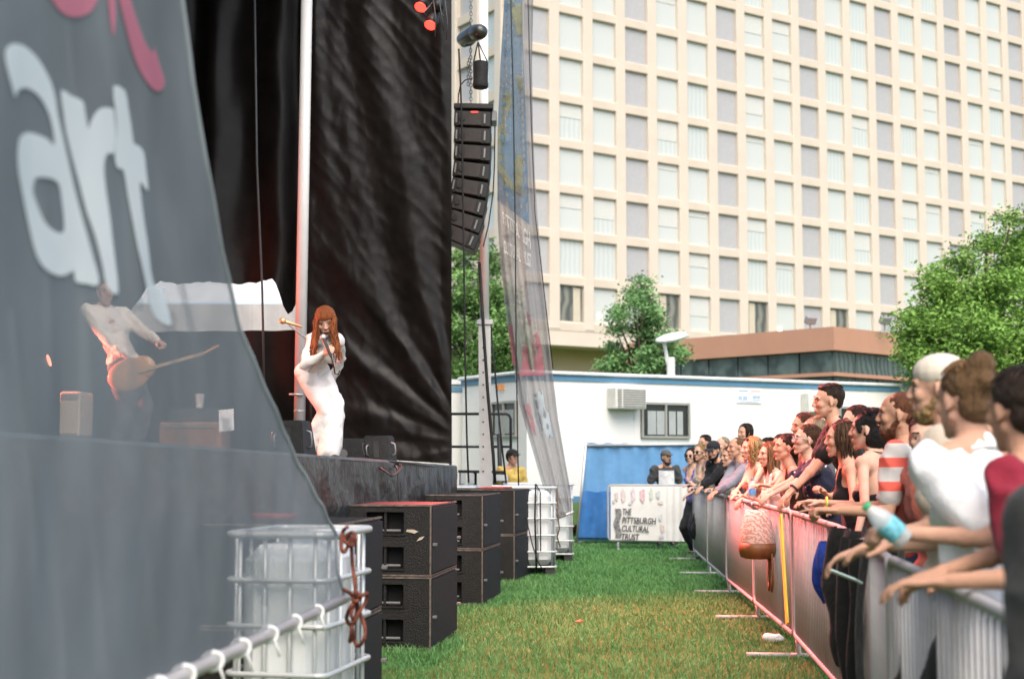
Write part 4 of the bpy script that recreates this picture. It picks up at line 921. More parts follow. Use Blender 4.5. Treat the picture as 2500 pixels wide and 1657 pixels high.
for i, (pts, lab) in enumerate((([(800, 1121, 12.6), (850, 1124, 12.4), (895, 1123, 12.6), (940, 1150, 12.45), (960, 1160, 12.5), (980, 1140, 13.1), (968, 1131, 13.2)], 'dark cable looping over the stage edge'), ([(915, 1132, 12.6), (918, 1160, 12.45), (918, 1200, 12.4), (919, 1240, 12.4)], 'black cable hanging straight down the stage skirt, left one'), ([(962, 1134, 13.1), (972, 1150, 13.0), (974, 1200, 12.95), (977, 1260, 12.95)], 'black cable hanging down the stage skirt, right one'), ([(820, 1118, 12.0), (880, 1119, 12.4), (930, 1124, 12.7), (1000, 1130, 13.6), (1060, 1138, 15.0)], 'bundle of cables lying along the stage edge'), ([(752, 1096, 11.9), (765, 1112, 12.0), (778, 1122, 12.05)], 'short cable from the left floor monitor'))):
    P = [at(*p) for p in pts]
    Q = []
    for k in range(len(P) - 1):
        for j in range(5):
            t = j / 5; p0, p1, p2, p3 = P[max(k - 1, 0)], P[k], P[k + 1], P[min(k + 2, len(P) - 1)]
            Q.append(.5 * (2 * p1 + (p2 - p0) * t + (2 * p0 - 5 * p1 + 4 * p2 - p3) * t * t + (3 * p1 - p0 - 3 * p2 + p3) * t ** 3))
    rope('stage_cable', Q + [P[-1]], .010, lab, mat('cable_dark', (.03, .032, .032), .4), 'cable', 'cables on the stage edge')
ms = empty('microphone_stand', at(742, 1118, 13.0) * 1, 0, 'microphone stand with a gleaming gold microphone left of the singer', 'microphone stand')
gold = mat('gold_mic', (.75, .50, .25), .3, .05, metal=.6)
tubeobj('pole', [at(760, 1120, 13.1), at(758, 835, 13.1)], .010, bpipe, ms); tubeobj('boom', [at(758, 835, 13.1), at(712, 799, 13.0), at(706, 792, 13.0)], .008, steel, ms)
q = MB(); q.taper(at(736, 797, 13.0), at(700, 786, 12.95), .011, .017, 12); q.build('microphone_body', gold, ms, True, smooth=True)
q = MB(); q.ell(at(690, 783, 12.93), (.035, .03, .030)); q.build('microphone_head', gold, ms, True, smooth=True)
q = MB(); q.lathe(at(760, 1122, 13.1), [(.14, 0), (.14, .015), (.02, .03)], 20); q.build('base', bpipe, ms, True)
def cabinet(nm, x0, x1, y0, y1, d, c, lab, dark_=True):
    a, b = at(x0, y1, d), at(x1, y0, d); r = empty(nm, Vector(((a.x + b.x) / 2, d, a.z)), R(-6), lab, 'amplifier', 'amplifiers on the stage'); w_, h_ = b.x - a.x, b.z - a.z
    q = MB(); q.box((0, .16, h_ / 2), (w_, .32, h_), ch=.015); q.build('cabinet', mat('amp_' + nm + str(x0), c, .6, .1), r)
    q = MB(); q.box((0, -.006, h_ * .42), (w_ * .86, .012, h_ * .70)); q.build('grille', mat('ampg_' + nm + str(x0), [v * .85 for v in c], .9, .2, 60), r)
    q = MB(); q.box((0, -.006, h_ * .88), (w_ * .86, .012, h_ * .12)); q.build('control_panel', mat('amp_panel', (.25, .2, .16), .5), r)
cabinet('guitar_amplifier', 383, 541, 1030, 1108, 13.8, (.34, .16, .10), 'low amplifier in an orange-lit colour seen through the banner')  # orange light falling on the cabinet is put into its colour
cabinet('guitar_amplifier', 142, 196, 955, 1066, 13.0, (.62, .50, .36), 'tall cream amplifier seen through the banner at left')
q = MB(); q.lathe((0, 0, 0), [(.035, 0), (.05, .14)], 14); o = q.build('paper_cup', mat('cup_white', (.75, .7, .66), .5)); o.location = at(487, 996, 14.0); tag(o, 'white paper cup on a case behind the banner', 'cup')
q = MB(); q.box((0, .2, -.21), (.55, .4, .42), ch=.01); o = q.build('road_case', mat('case_dark', (.05, .05, .055), .5)); o.location = at(480, 997, 13.95); tag(o, 'dark road case behind the banner under the paper cup', 'case')
q = MB(); q.box((0, 0, 0), (.13, .012, .20), rotm(0, R(-6), R(-18))); o = q.build('set_list_sheet', mat('sheet_white', (.72, .74, .78), .6)); o.location = at(553, 1026, 12.4); tag(o, 'white sheet of paper behind the banner', 'paper')
redp = mat('red_lens2', (.8, .1, .05), .4, 0, emit=(1, .25, .15, 5))
def stage_par(loc, tgt, colr, watts, size, lab):
    loc, tgt = Vector(loc), Vector(tgt); ax = (tgt - loc).normalized(); r = empty('stage_lamp', loc - Vector((0, 0, .2)), 0, lab, 'stage lamp')
    q = MB(); q.taper(loc - ax * .22, loc - ax * .03, .06, .085, 12); q.build('lamp_can', lb_, r, True, smooth=True)
    q = MB(); q.tube([loc + ax * .06, loc + ax * .07], .07, 14); q.build('lens', redp, r, True)
    q = MB(); q.bar(loc - ax * .1 - Vector((0, 0, .1)), loc - ax * .1 - Vector((0, 0, .3)), .03); q.build('bracket', lb_, r, True)
    spot('stage_lamp_beam', loc + ax * .10, tgt, colr, watts, size, .5)
stage_par((-5.2, 13.2, 2.4), (-1.7, 12.3, 2.2), (1, .20, .13), 700, 40, 'red lit stage lamp far inside the stage behind the banner')
stage_par((-2.3, 6.6, 4.6), (-1.75, 12.3, 2.2), (1, .86, .78), 330, 17, 'pale lit stage lamp high behind the sheer banner')
stage_par((-1.9, 7.6, 4.8), (-3.3, 13.4, 2.3), (1, .60, .35), 260, 26, 'amber lit stage lamp high behind the sheer banner')
stage_par((-5.4, 16.35, 2.6), at(735, 700, 16.6), (1, .20, .14), 200, 70, 'second red lit stage lamp deep inside the stage')
# ------------------------------------------------------------------ people
V3 = Vector
def head_mesh(fem, vx=.0078):
    m = MB(); k = .94 if fem else 1.
    m.ell((-.014, 0, .032), (.096, .077, .085)); m.ell((.030, 0, 0), (.056, .061 * k, .085)); m.ell((.025, 0, -.052), (.057, .056 * k, .056))
    for s in (-1, 1):
        m.taper((-.005, s * .050 * k, -.045), (.052, s * .016, -.094), .020, .017)
        m.taper((.066, s * .044, .028), (.079, s * .010, .032), .011, .011)
        m.ell((.055, s * .039, -.018), (.025, .023, .026)); m.ell((.094, s * .011, -.025), (.011, .009, .008))
        m.taper((.086, s * .016, -.057), (.090, 0, -.056), .0055, .0065, 8); m.taper((.083, s * .013, -.070), (.087, 0, -.071), .0060, .0075, 8)
        M = rotm(s * .35, .15, 0); m.ell((-.012, s * .078, -.002), (.016, .007, .028), M); m.ell((-.007, s * .079, -.024), (.008, .006, .010))
    m.ell((.066, 0, -.100), (.018, .020 * k, .018)); m.ell((.060, 0, -.060), (.027, .032, .030))
    m.taper((.081, 0, .020), (.1005, 0, -.020), .0090, .0115); m.ell((.1000, 0, -.023), (.011, .011, .009))
    m.taper((-.022, 0, -.05), (-.040, 0, -.17), .052 * k, .054 * k)
    return remesh(m, vx, 5 if vx < .006 else 1)
HEADS = {(a, b): head_mesh(a, .0058 if b else .0088) for a in (True, False) for b in (True, False)}
def hand_mesh(curl, point=False, spread=.0):
    m = MB(); m.ell((.045, 0, 0), (.050, .040, .016)); m.taper((-.02, 0, 0), (.03, 0, 0), .026, .030, sq=.6, hint=(0, 1, 0))
    for i, (y, L, r) in enumerate(((.030, .072, .0085), (.010, .080, .009), (-.011, .074, .0085), (-.030, .058, .0075))):
        c = .12 if (point and i == 0) else curl * (1 + .08 * i)
        p = V3((.085 - .004 * abs(i - 1), y, 0)); a = 0.; az = spread * (1.5 - i) * .2
        for f in (.45, .32, .25):
            a += c; q = p + V3((math.cos(a) * math.cos(az), math.sin(az), -math.sin(a))) * (L * f); m.taper(p, q, r, r * .92, 8); p = q; r *= .92
    m.taper((.015, .030, -.004), (.045, .055, -.016), .013, .011, 8); m.taper((.045, .055, -.016), (.075, .058, -.028), .011, .009, 8)
    return remesh(m, .0066, 1)
HANDS = {'relax': hand_mesh(.38), 'grip': hand_mesh(1.15), 'point': hand_mesh(1.0, True), 'open': hand_mesh(.18, spread=1)}
def skin(i): 
    c = [(.53, .305, .215), (.43, .24, .16), (.58, .355, .265), (.30, .165, .11), (.50, .30, .22)][i]
    return mat('skin%d' % i, c,   .7, .10, 14, spec=.12, bump=.08, bscale=60)
lipm = mat('lips', (.44, .20, .165), .45, .05)
eyew = mat('eye_white', (.40, .37, .34), .3, 0); eyed = mat('eye_dark', (.03, .022, .018), .2, 0); mth = mat('mouth_dark', (.06, .015, .012), .5, 0)
def hairm(n, c): return mat('hair_' + n, c, .55, .5, 20, spec=.22, bump=.8, bscale=55, stretch=(6, 6, .7))
HC_ = dict(black=(.010, .009, .010), brown=(.060, .032, .018), dark=(.028, .017, .012), auburn=(.23, .070, .022), blond=(.34, .22, .10), ash=(.27, .21, .14), red=(.13, .05, .025), lightb=(.15, .085, .04))
def fabric(n, c, **k): return mat('cloth_' + n, c, k.pop('rough', .85), k.pop('var', .14), k.pop('scale', 5), spec=.15, bump=k.pop('bump', .55), bscale=k.pop('bscale', 17), sheen=.1, **k)
def ik(a, t, l1, l2, hint):
    d = t - a; L = d.length
    if L > (l1 + l2) * .995: t = a + d * ((l1 + l2) * .995 / L); d = t - a; L = d.length
    L = max(L, abs(l1 - l2) + .01); x = (l1 * l1 - l2 * l2 + L * L) / (2 * L); h = math.sqrt(max(0, l1 * l1 - x * x))
    u = d.normalized(); n = V3(hint) - u * u.dot(V3(hint))
    if n.length < 1e-4: n = V3((0, 0, -1)) - u * -u.z
    return a + u * x + n.normalized() * h, t
class Pose: pass
def frame(F, tilt=0., roll=0.):
    F = V3((F[0], F[1], 0)).normalized(); Lf = V3((-F.y, F.x, 0))
    f = (F * math.cos(tilt) - V3((0, 0, 1)) * math.sin(tilt)); u = Lf.cross(f) * -1 if False else f.cross(Lf)
    if roll: q = Matrix.Rotation(roll, 3, f); Lf = q @ Lf; u = q @ u
    return f, Lf, u
def person(label, head, face, body=None, tilt=0., roll=0., fem=False, sk=0, stature=None, lean=.12, hair='short', hc='brown', hlen=.3, top=('tee', None), pants=None, arms=('rail', 'rail'), hands=('relax', 'relax'), armt=(None, None), elbow=(None, None), feet=None, pelvis=None, knees=None, cap=None, glasses=None, beard=False, mouth=False, group='people in the crowd', vox=.019, legs=True, build=1., palm=(None, None), skirt_flare=0., gz=0.):
    """head: centre of the head; face / body: directions; armt: wrist targets (left, right)"""
    head = V3(head); f, l, u = frame(face, tilt, roll); body = body or face
    F = V3((body[0], body[1], 0)).normalized(); L = V3((-F.y, F.x, 0)); Z = V3((0, 0, 1))
    st = stature or min(1.9, max(1.55, head.z - gz + .115 + .05)); s = st / 1.75; hs = 1.03 * (s * .4 + .6)
    N = head + u * (-.130 * hs) - f * (.045 * hs) - Z * .012 * s                # base of the neck
    feetc = (V3((head.x, head.y, gz)) - F * lean) if feet is None else (V3(feet[0]) + V3(feet[1])) / 2
    if pelvis is None: pelvis = V3((feetc.x, feetc.y, max(gz + .50 * st, N.z - .56 * s))) + F * .02
    P = V3(pelvis); sp_ = (P - N).normalized(); tl = (P - N).length; w = (.86 if fem else 1.) * build * s
    fw = L.cross(sp_ * -1); fw = fw if fw.dot(F) > 0 else -fw
    BM = Matrix((fw, L, -sp_)).transposed()
    Ch = N + sp_ * (tl * .34); Be = N + sp_ * (tl * .66)
    sh = [N + sp_ * .055 * s + L * .185 * w, N + sp_ * .055 * s - L * .185 * w]
    hip = [P + L * .085 * s - Z * .03, P - L * .085 * s - Z * .03]
    if feet is None: feet = [feetc + L * .11 + F * .03, feetc - L * .11 - F * .03]
    ank = [V3(q) + Z * .08 for q in feet]
    UL, FL = .30 * s, .265 * s
    ft = []; wr = []; el = []
    for i in (0, 1):
        sd = 1 if i == 0 else -1
        t = armt[i]
        if t is None:
            if arms[i] == 'rail': yb = sh[i].y + .12 * F.y; t = V3((Xb(max(3.2, yb)) - .03, yb, 1.12))
            elif arms[i] == 'cross': t = Ch + fw * .17 - L * sd * .06 + sp_ * .08
            else: t = sh[i] - Z * .53 * s + F * .06 + L * sd * .05
        h = elbow[i] if elbow[i] is not None else (-Z * .8 - F * .5 + L * sd * .45)
        e, t = ik(sh[i], V3(t), UL, FL, h); el.append(e); wr.append(t)
    kn = []
    for i in (0, 1):
        k_, a_ = ik(hip[i], ank[i], .44 * s, .44 * s, F if knees is None else V3(knees)); kn.append(k_); ank[i] = a_
    def torso(m, g, lo=0., hi=1., sh_on=True):
        m.ell(Ch, (.112 * build * s + g, .158 * w + g, .185 * s + g), BM); m.ell(Be, (.100 * build * s + g, .132 * w + g, .17 * s + g), BM)
        if fem:
            for q in (1, -1): m.ell(Ch + fw * .085 * s + L * q * .065 * s + sp_ * .03, (.055 * s + g * .5, .06 * s + g * .5, .06 * s + g * .5), BM)
        if sh_on:
            for q in sh: m.taper(Ch - sp_ * .09 * s, q, .075 * s + g * .6, .052 * s + g)
            m.taper(N + sp_ * .01, N + sp_ * .09, .062 * s + g * .3, .09 * s + g)
    def hips(m, g):
        m.ell(P, (.112 * build * s + g, (.155 if not fem else .165) * s * build + g, .12 * s + g), BM)
    B = MB(); torso(B, 0); hips(B, -.004); B.taper(N + sp_ * .07, head - u * .09 - f * .03, .060 * w / s, .053)
    for q in sh: B.taper(N + sp_ * .0 - Z * .0, q - Z * .015, .054 * s, .048 * s)
    for i in (0, 1):
        B.taper(sh[i], el[i], .041 * w, .033 * w); B.taper(el[i], wr[i], .032 * w, .0225 * w)
        m_ = el[i].lerp(wr[i], .28); B.ell(m_, (.034 * w, .034 * w, .034 * w))
        if legs: B.taper(hip[i], kn[i], .080 * s, .054 * s); B.taper(kn[i], ank[i], .052 * s, .036 * s); B.taper(ank[i] - Z * .03, ank[i] + F * .15 - Z * .05, .036, .028)
    Vb, Fb = remesh(B, vox, 3); parts = [(Vb, Fb, np.zeros(len(Fb), int))]
    # head
    hv, hf = HEADS[(fem, vox < .014)]; RM = np.array(Matrix((f, l, u)).transposed())
    ctr = hv[hf].mean(1); lips = (ctr[:, 0] > .076) & (abs(ctr[:, 1]) < .019) & (ctr[:, 2] > -.077) & (ctr[:, 2] < -.053)
    parts.append((hv * hs @ RM.T + np.array(head), hf, np.where(lips, 1, 0)))
    for i in (0, 1):
        d = (wr[i] - el[i]).normalized(); pn = V3(palm[i]) if palm[i] is not None else V3((0, 0, -1))
        ft_ = d if arms[i] != 'rail' else (d + V3((0, 0, -.25))).normalized()
        z = -(pn - ft_ * ft_.dot(pn)).normalized(); y = z.cross(ft_); hh, hf2 = HANDS[hands[i]]; hh = hh.copy()
        if i == 0: hh[:, 1] *= -1; hf2 = hf2[:, ::-1]
        k = (.92 if fem else 1.02) * (s * .5 + .5)
        parts.append((hh * k @ np.array(Matrix((ft_, y, z)).transposed()).T + np.array(wr[i]), hf2, np.zeros(len(hf2), int)))
    VV, FF, MI, n = [], [], [], 0
    for a, b, c in parts: VV.append(a); FF.append(b + n); MI.append(c); n += len(a)
    root = empty('person', V3((feetc.x, feetc.y, gz)), 0, label, 'person', group)
    bo = link('body', quads_mesh('body', np.concatenate(VV), np.concatenate(FF), True, np.concatenate(MI)), [skin(sk), lipm], root, True)
    def H(x, y, z): return head + f * (x * hs) + l * (y * hs) + u * (z * hs)
    HM = Matrix((f, l, u)).transposed()
    def add(name, mb, m_, vx=None, smooth=3, disp=0., ds=.05, par=None):
        if vx:
            v_, f_ = remesh(mb, vx, smooth, disp, ds); me = quads_mesh(name, v_, f_)
        else: me = mb.mesh(name, True)
        return link(name, me, m_, par or root, True)
    for q in (1, -1):
        e = MB(); e.ell(H(.0675, q * .031, .004), (.0125 * hs, .0135 * hs, .0085 * hs), HM, 10, 8); e.cur = 1; e.ell(H(.0755, q * .031, .004), (.0062 * hs, .0072 * hs, .0066 * hs), HM, 8, 6); e.ell(H(.0715, q * .031, .0125), (.010 * hs, .014 * hs, .0022 * hs), HM, 8, 6); add('eye', e, [eyew, eyed], par=bo)
    hm = hairm(hc, HC_[hc])
    for q in (1, -1):
        e = MB(); e.taper(H(.084, q * .016, .030), H(.074, q * .046, .031), .0050, .0036, 7); add('eyebrow', e, hm, par=bo)
    if mouth:
        e = MB(); e.ell(H(.084, 0, -.066), (.012 * hs, .017 * hs, .013 * hs), HM, 10, 8); add('open_mouth', e, mth, par=bo)
    # hair
    hb = MB(); lv = random.Random(hash(label) % 9973 if False else sum(map(ord, label)))
    def strands(n, L_, r, a0, a1, wave=.01, wl=.12, out=.0, start=(.2, .9), grav=None):
        gv = (grav or V3((0, 0, -1)))
        for i in range(n):
            a = a0 + (a1 - a0) * (i + lv.random()) / n * 1.0; a *= 1 if lv.random() < .5 else -1
            pts = []; p0 = start[0] + (start[1] - start[0]) * lv.random() * .3
            for j in range(4):
                th = p0 + (1.45 - p0) * j / 3; k = 1.06 + .04 * lv.random()
                pts.append(H(-.016 + .098 * k * math.sin(th) * math.cos(a), .080 * k * math.sin(th) * math.sin(a), .034 + .088 * k * math.cos(th)))
            q = pts[-1]; od = (f * math.cos(a) + l * math.sin(a)); ph = lv.random() * 6.28; ll = L_ * (.75 + .4 * lv.random())
            for j in range(1, 8):
                t = j / 7 * ll
                pts.append(q + gv * t + od * (out * t + wave * math.sin(ph + t / wl * 6.28)) + F.cross(Z) * wave * .7 * math.cos(ph + t / wl * 6.28) - od * .025 * min(1, t / .1))
            hb2.cur = lv.choice((0, 0, 1, 2)); hb2.tube(pts, [r * .6, r, r, r, r, r, r, r * .9, r * .8, r * .6, r * .3], 5, cap=False)
    hb2 = MB()
    if hair in ('short', 'bob', 'bun', 'long', 'pony', 'curly', 'bangs', 'flat'):
        hb.ell(H(-.028, 0, .050), (.096 * hs, .085 * hs, .081 * hs), HM); hb.ell(H(-.062, 0, -.012), (.052 * hs, .068 * hs, .062 * hs), HM)
    if hair == 'buzz':
        hb.ell(H(-.026, 0, .045), (.092 * hs, .0805 * hs, .0765 * hs), HM); hb.ell(H(-.062, 0, -.005), (.048 * hs, .064 * hs, .055 * hs), HM)
    if hair == 'quiff':
        hb.ell(H(-.028, 0, .052), (.094 * hs, .0805 * hs, .078 * hs), HM); hb.ell(H(.012, 0, .100), (.055 * hs, .060 * hs, .028 * hs), HM); hb.ell(H(-.064, 0, .005), (.044 * hs, .062 * hs, .050 * hs), HM)
    if hair == 'bob':
        hb.ell(H(-.045, 0, -.03), (.075 * hs, .086 * hs, .095 * hs), HM)
        for q in (1, -1): hb.taper(H(.045, q * .068, .05), H(.030, q * .080, -.015), .018, .014)
    if hair == 'bun':
        hb.ell(H(-.085, 0, .115), (.042 * hs, .045 * hs, .045 * hs), HM); hb.ell(H(-.11, .012, .06), (.035 * hs, .035 * hs, .03 * hs), HM)
    if hair == 'pony':
        hb.ell(H(-.075, 0, -.015), (.055 * hs, .06 * hs, .07 * hs), HM); hb.taper(H(-.10, 0, -.06), H(-.10, .01, -.15), .026, .018)
    if hair in ('long', 'bangs'): strands(100 if hair == 'long' else 300, hlen, .0070 if hair == 'long' else .0048, 1.0 if hair == 'long' else .72, 3.1, .008 if hair == 'long' else .016, .19, .05 if hair == 'long' else .20)
    if hair == 'bangs':
        for i in range(46):
            a = -1.0 + 2.0 * i / 45; pts = []
            for j in range(6):
                th = .25 + (1.38 - .25) * j / 5; k = 1.07 + .03 * lv.random(); pts.append(H(-.012 + .100 * k * math.sin(th) * math.cos(a), .080 * k * math.sin(th) * math.sin(a), .034 + .088 * k * math.cos(th)))
            hb2.tube(pts, [.006] * 5 + [.002], 5, cap=False)
    if hair == 'curly': strands(90, hlen, .008, .95, 3.1, .018, .07, .10)
    if hair in ('short', 'flat', 'bun', 'pony', 'bob', 'quiff', 'long', 'curly') and not cap:
        for i in range(75):
            a = (.5 + 2.64 * lv.random()) * (1 if lv.random() < .5 else -1); t0 = .05 + .7 * lv.random(); k = 1.03 + .035 * lv.random(); da = .5 * (lv.random() - .5); pts = []
            if hair == 'quiff': a = lv.random() * 6.28
            for j in range(5):
                th = t0 + .13 * j * (1 if hair != 'quiff' else .7); kk = k + .012 * j * lv.random(); aa = a + da * j * .3
                pts.append(H(-.028 + .096 * kk * math.sin(th) * math.cos(aa), .085 * kk * math.sin(th) * math.sin(aa), .050 + .081 * kk * math.cos(th)))
            hb2.cur = lv.choice((0, 1, 2)); hb2.tube(pts, [.002, .0034, .0034, .003, .001], 4, cap=False)
    hm3 = [hm, hairm(hc + '_lt', [min(1, v * 1.7) for v in HC_[hc]]), hairm(hc + '_dk', [v * .6 for v in HC_[hc]])]
    if hb.v:
        o = add('hair', hb, hm, .0085, 1, .0022, .012)
        if hb2.v: add('hair_strands', hb2, hm3, par=o)
    elif hb2.v: add('hair', hb2, hm3)
    if beard:
        b = MB(); b.ell(H(.040, 0, -.093), (.048 * hs, .050 * hs, .034 * hs), HM)
        for q in (1, -1): b.taper(H(.0, q * .062, -.035), H(.035, q * .045, -.08), .014, .022); b.taper(H(.088, q * .022, -.052), H(.096, q * .004, -.045), .007, .008)
        add('beard', b, hm, .0065, 2, .003, .012)
    if cap:
        c, back = cap; b = MB(); sgn = -1 if back else 1
        b.ell(H(-.016, 0, .062), (.102 * hs, .089 * hs, .074 * hs), HM)
        o = add('cap', b, fabric('cap' + str(c), c, bump=.2), .007, 3)
        b = MB(); b.ell(H(-.012 + sgn * .112, 0, .052), (.062 * hs, .066 * hs, .008 * hs), HM @ rotm(0, .18 * sgn, 0)); add('brim', b, fabric('cap' + str(c), c, bump=.2), par=o)
    if glasses:
        b = MB(); dk_ = glasses == 'dark'
        if glasses == 'top':
            for q in (1, -1): b.ell(H(.050, q * .032, .098), (.012, .026, .016), HM @ rotm(0, -.9, 0))
            b.taper(H(.05, .06, .10), H(-.03, .085, .03), .004, .003, 6); b.taper(H(.05, -.06, .10), H(-.03, -.085, .03), .004, .003, 6); add('sunglasses', b, eyed)
        else:
            for q in (1, -1):
                if dk_: b.ell(H(.090, q * .032, .004), (.008 * hs, .026 * hs, .022 * hs), HM)
                else: b.tube([H(.094, q * .033 + .024 * math.cos(a), .004 + .019 * math.sin(a)) for a in [i / 14 * 6.283 for i in range(15)]], .003, 5, cap=False)
                b.tube([H(.090, q * .055, .010), H(.04, q * .078, .012), H(-.01, q * .083, .006)], .0028, 5)
            b.tube([H(.096, .010, .008), H(.096, -.010, .008)], .003, 5)
            add('sunglasses' if dk_ else 'glasses', b, eyed if dk_ else mat('glasses_rim', (.30, .40, .45), .3, 0))
    # clothes
    kind, tm = top
    if tm is not None:
        c = MB(); g = .013
        if kind in ('tee', 'long', 'jacket'):
            torso(c, g); c.ell(P + sp_ * -.05, (.118 * build * s + g, .158 * s * build + g, .10 * s), BM)
            if kind == 'jacket': c.ell(P + sp_ * .03, (.125 * s + .02, .165 * s + .02, .12 * s), BM)
            for i in (0, 1):
                if kind == 'tee':
                    e_ = sh[i].lerp(el[i], .72); c.taper(sh[i], e_, .060 * w + g, .056 * w + g * .8)
                else:
                    c.taper(sh[i], el[i], .056 * w + g, .046 * w + g); c.taper(el[i], el[i].lerp(wr[i], .92), .046 * w + g, .032 * w + g)
                c.taper(N + sp_ * .05, sh[i], .048 * s, .055 * s + g * .5)
        elif kind == 'tank':
            c.ell(Ch + sp_ * .05, (.112 * build * s + g, .155 * w + g, .155 * s), BM); c.ell(Be, (.100 * s + g, .132 * w + g, .17 * s + g), BM); c.ell(P - sp_ * .03, (.118 * s + g, .165 * s + g, .11 * s), BM)
            if fem:
                for q in (1, -1): c.ell(Ch + fw * .085 * s + L * q * .065 * s + sp_ * .035, (.055 * s + .008, .06 * s + .008, .058 * s + .006), BM)
            for q in (1, -1):
                pts = [Ch + fw * .10 * s + L * q * .075 * s - sp_ * .02, N + sp_ * .05 + fw * .055 + L * q * .10 * w, N + sp_ * .015 + L * q * .105 * w - fw * .01, N + sp_ * .06 - fw * .085 + L * q * .10 * w, Ch - fw * .105 * s + L * q * .08 * s + sp_ * .02]
                for a, b in zip(pts, pts[1:]): c.taper(a, b, .019, .019, 8)
        elif kind == 'strapless':
            c.ell(Ch + sp_ * .085 * s, (.113 * s + g * .8, .150 * w + g * .8, .115 * s), BM); c.ell(Be, (.100 * s + g, .132 * w + g, .17 * s + g), BM); c.ell(P - sp_ * .02, (.118 * s + g, .168 * s + g, .11 * s), BM)
            for q in (1, -1): c.ell(Ch + fw * .085 * s + L * q * .065 * s + sp_ * .04, (.055 * s + .008, .06 * s + .008, .052 * s), BM)
        if kind in ('tee', 'long'):
            cc = N + sp_ * .022 * s
            cx_ = [cc + (fw * math.cos(a_) * .068 + L * math.sin(a_) * .069) * w + sp_ * (.022 * math.cos(a_)) for a_ in [i_ / 20 * 6.283 for i_ in range(21)]]
            cl_ = MB(); cl_.tube(cx_, .009, 6, cap=False); add('collar', cl_, tm)
        add({'tee': 't_shirt', 'long': 'shirt', 'jacket': 'jacket', 'tank': 'tank_top', 'strapless': 'strapless_top'}[kind], c, tm, max(.0125, vox * .88), 2, .008 if kind != 'strapless' else .002, .055)
    if pants is not None:
        c = MB(); g = .012; hips(c, g)
        for i in (0, 1):
            c.taper(hip[i], kn[i], .082 * s + g, .058 * s + g * 1.2); e_ = kn[i].lerp(ank[i], .97); c.taper(kn[i], e_, .056 * s + g * 1.2, .045 * s + g + skirt_flare)
            c.taper(P, hip[i], .10 * s, .085 * s + g)
        add('trousers', c, pants, vox * 1.5, 2, .007, .06)
        for i in (0, 1):
            b = MB(); b.taper(ank[i] - Z * .04, ank[i] + F * .16 - Z * .052, .042, .030); add('shoe', b, mat('shoe_dark', (.04, .035, .03), .5, .1))
    Pz = Pose(); Pz.__dict__.update(root=root, head=head, H=H, wr=wr, el=el, sh=sh, P=P, Ch=Ch, N=N, F=F, L=L, hs=hs, fw=fw, add=add)
    return Pz
def crowd_d(px, off):
    """distance of somebody standing off metres behind the rail and seen at column px"""
    lo, hi = 3.2, 30.
    for _ in range(40):
        d = (lo + hi) / 2
        if (px - 1250) / FPX * d < Xb(d) + off: lo = d
        else: hi = d
    return d
SING = V3((-1.65, 12.2, 2.4))
def fan(label, px, top_y, off=.12, d=None, face=None, **k):
    """somebody in the crowd: column and top row of the head in the photograph"""
    d = d or crowd_d(px, off); p = at(px, top_y, d); h = V3((p.x, p.y, p.z - .125 + k.pop('dzh', 0)))
    fc = face or ((SING - h).x, (SING - h).y)
    b = k.pop('body', None) or (V3((fc[0], fc[1], 0)).normalized() * .5 + V3((-.8, .15, 0)))
    return person(label, h, fc, body=(b[0], b[1]), **k)
# ------------------------------------------------------------------ the singer
wsuit = mat('white_suit', (.70, .69, .67), .75, .05, 6, spec=.2, bump=.5, bscale=14)
SD = 12.2; gzs = dz((SD - 16.84) / .9936)
hd = at(795, 785, SD - .22)
sg = person('singer in a white suit bent over a handheld microphone on the stage', hd, (.10, -1), body=(.62, -.78), tilt=.50, roll=.10, fem=True, sk=2, stature=1.60, build=.84, hair='bangs', hc='auburn', hlen=.34,
            top=('jacket', wsuit), pants=wsuit, feet=[V3((*at(803, 1120, SD - .10).xy, gzs)), V3((*at(760, 1120, SD + .06).xy, gzs))], pelvis=at(766, 908, SD + .14), knees=(.75, -.65, 0),
            armt=(at(806, 935, SD + .30), at(792, 862, SD - .42)), elbow=(V3((.25, 1.0, -.3)), V3((-.5, -.1, -.8))), hands=('relax', 'grip'), arms=('x', 'x'), palm=(None, (.9, .3, 0)), mouth=True, group='band', vox=.0115, skirt_flare=.05, gz=gzs)
mc = empty('microphone', at(793, 835, SD - .48), 0, 'handheld microphone at the singer\'s mouth', 'microphone')
a, b = at(790, 826, SD - .46), at(808, 870, SD - .50)
MB().taper(b, a, .011, .016, 10).build('body', bpipe, mc, True, smooth=True); q = MB(); q.ell(at(789, 823, SD - .455), (.026, .026, .026)); q.build('head', mat('mic_mesh', (.55, .55, .55), .35, .2, 200, metal=.5), mc, True, smooth=True)
rope('microphone_cable', [at(808, 870, SD - .5), at(814, 890, SD - .48), at(818, 912, SD - .46), at(826, 914, SD - .45), at(829, 905, SD - .40)], .006, 'thin cable hanging from the singer\'s microphone', cat='cable')
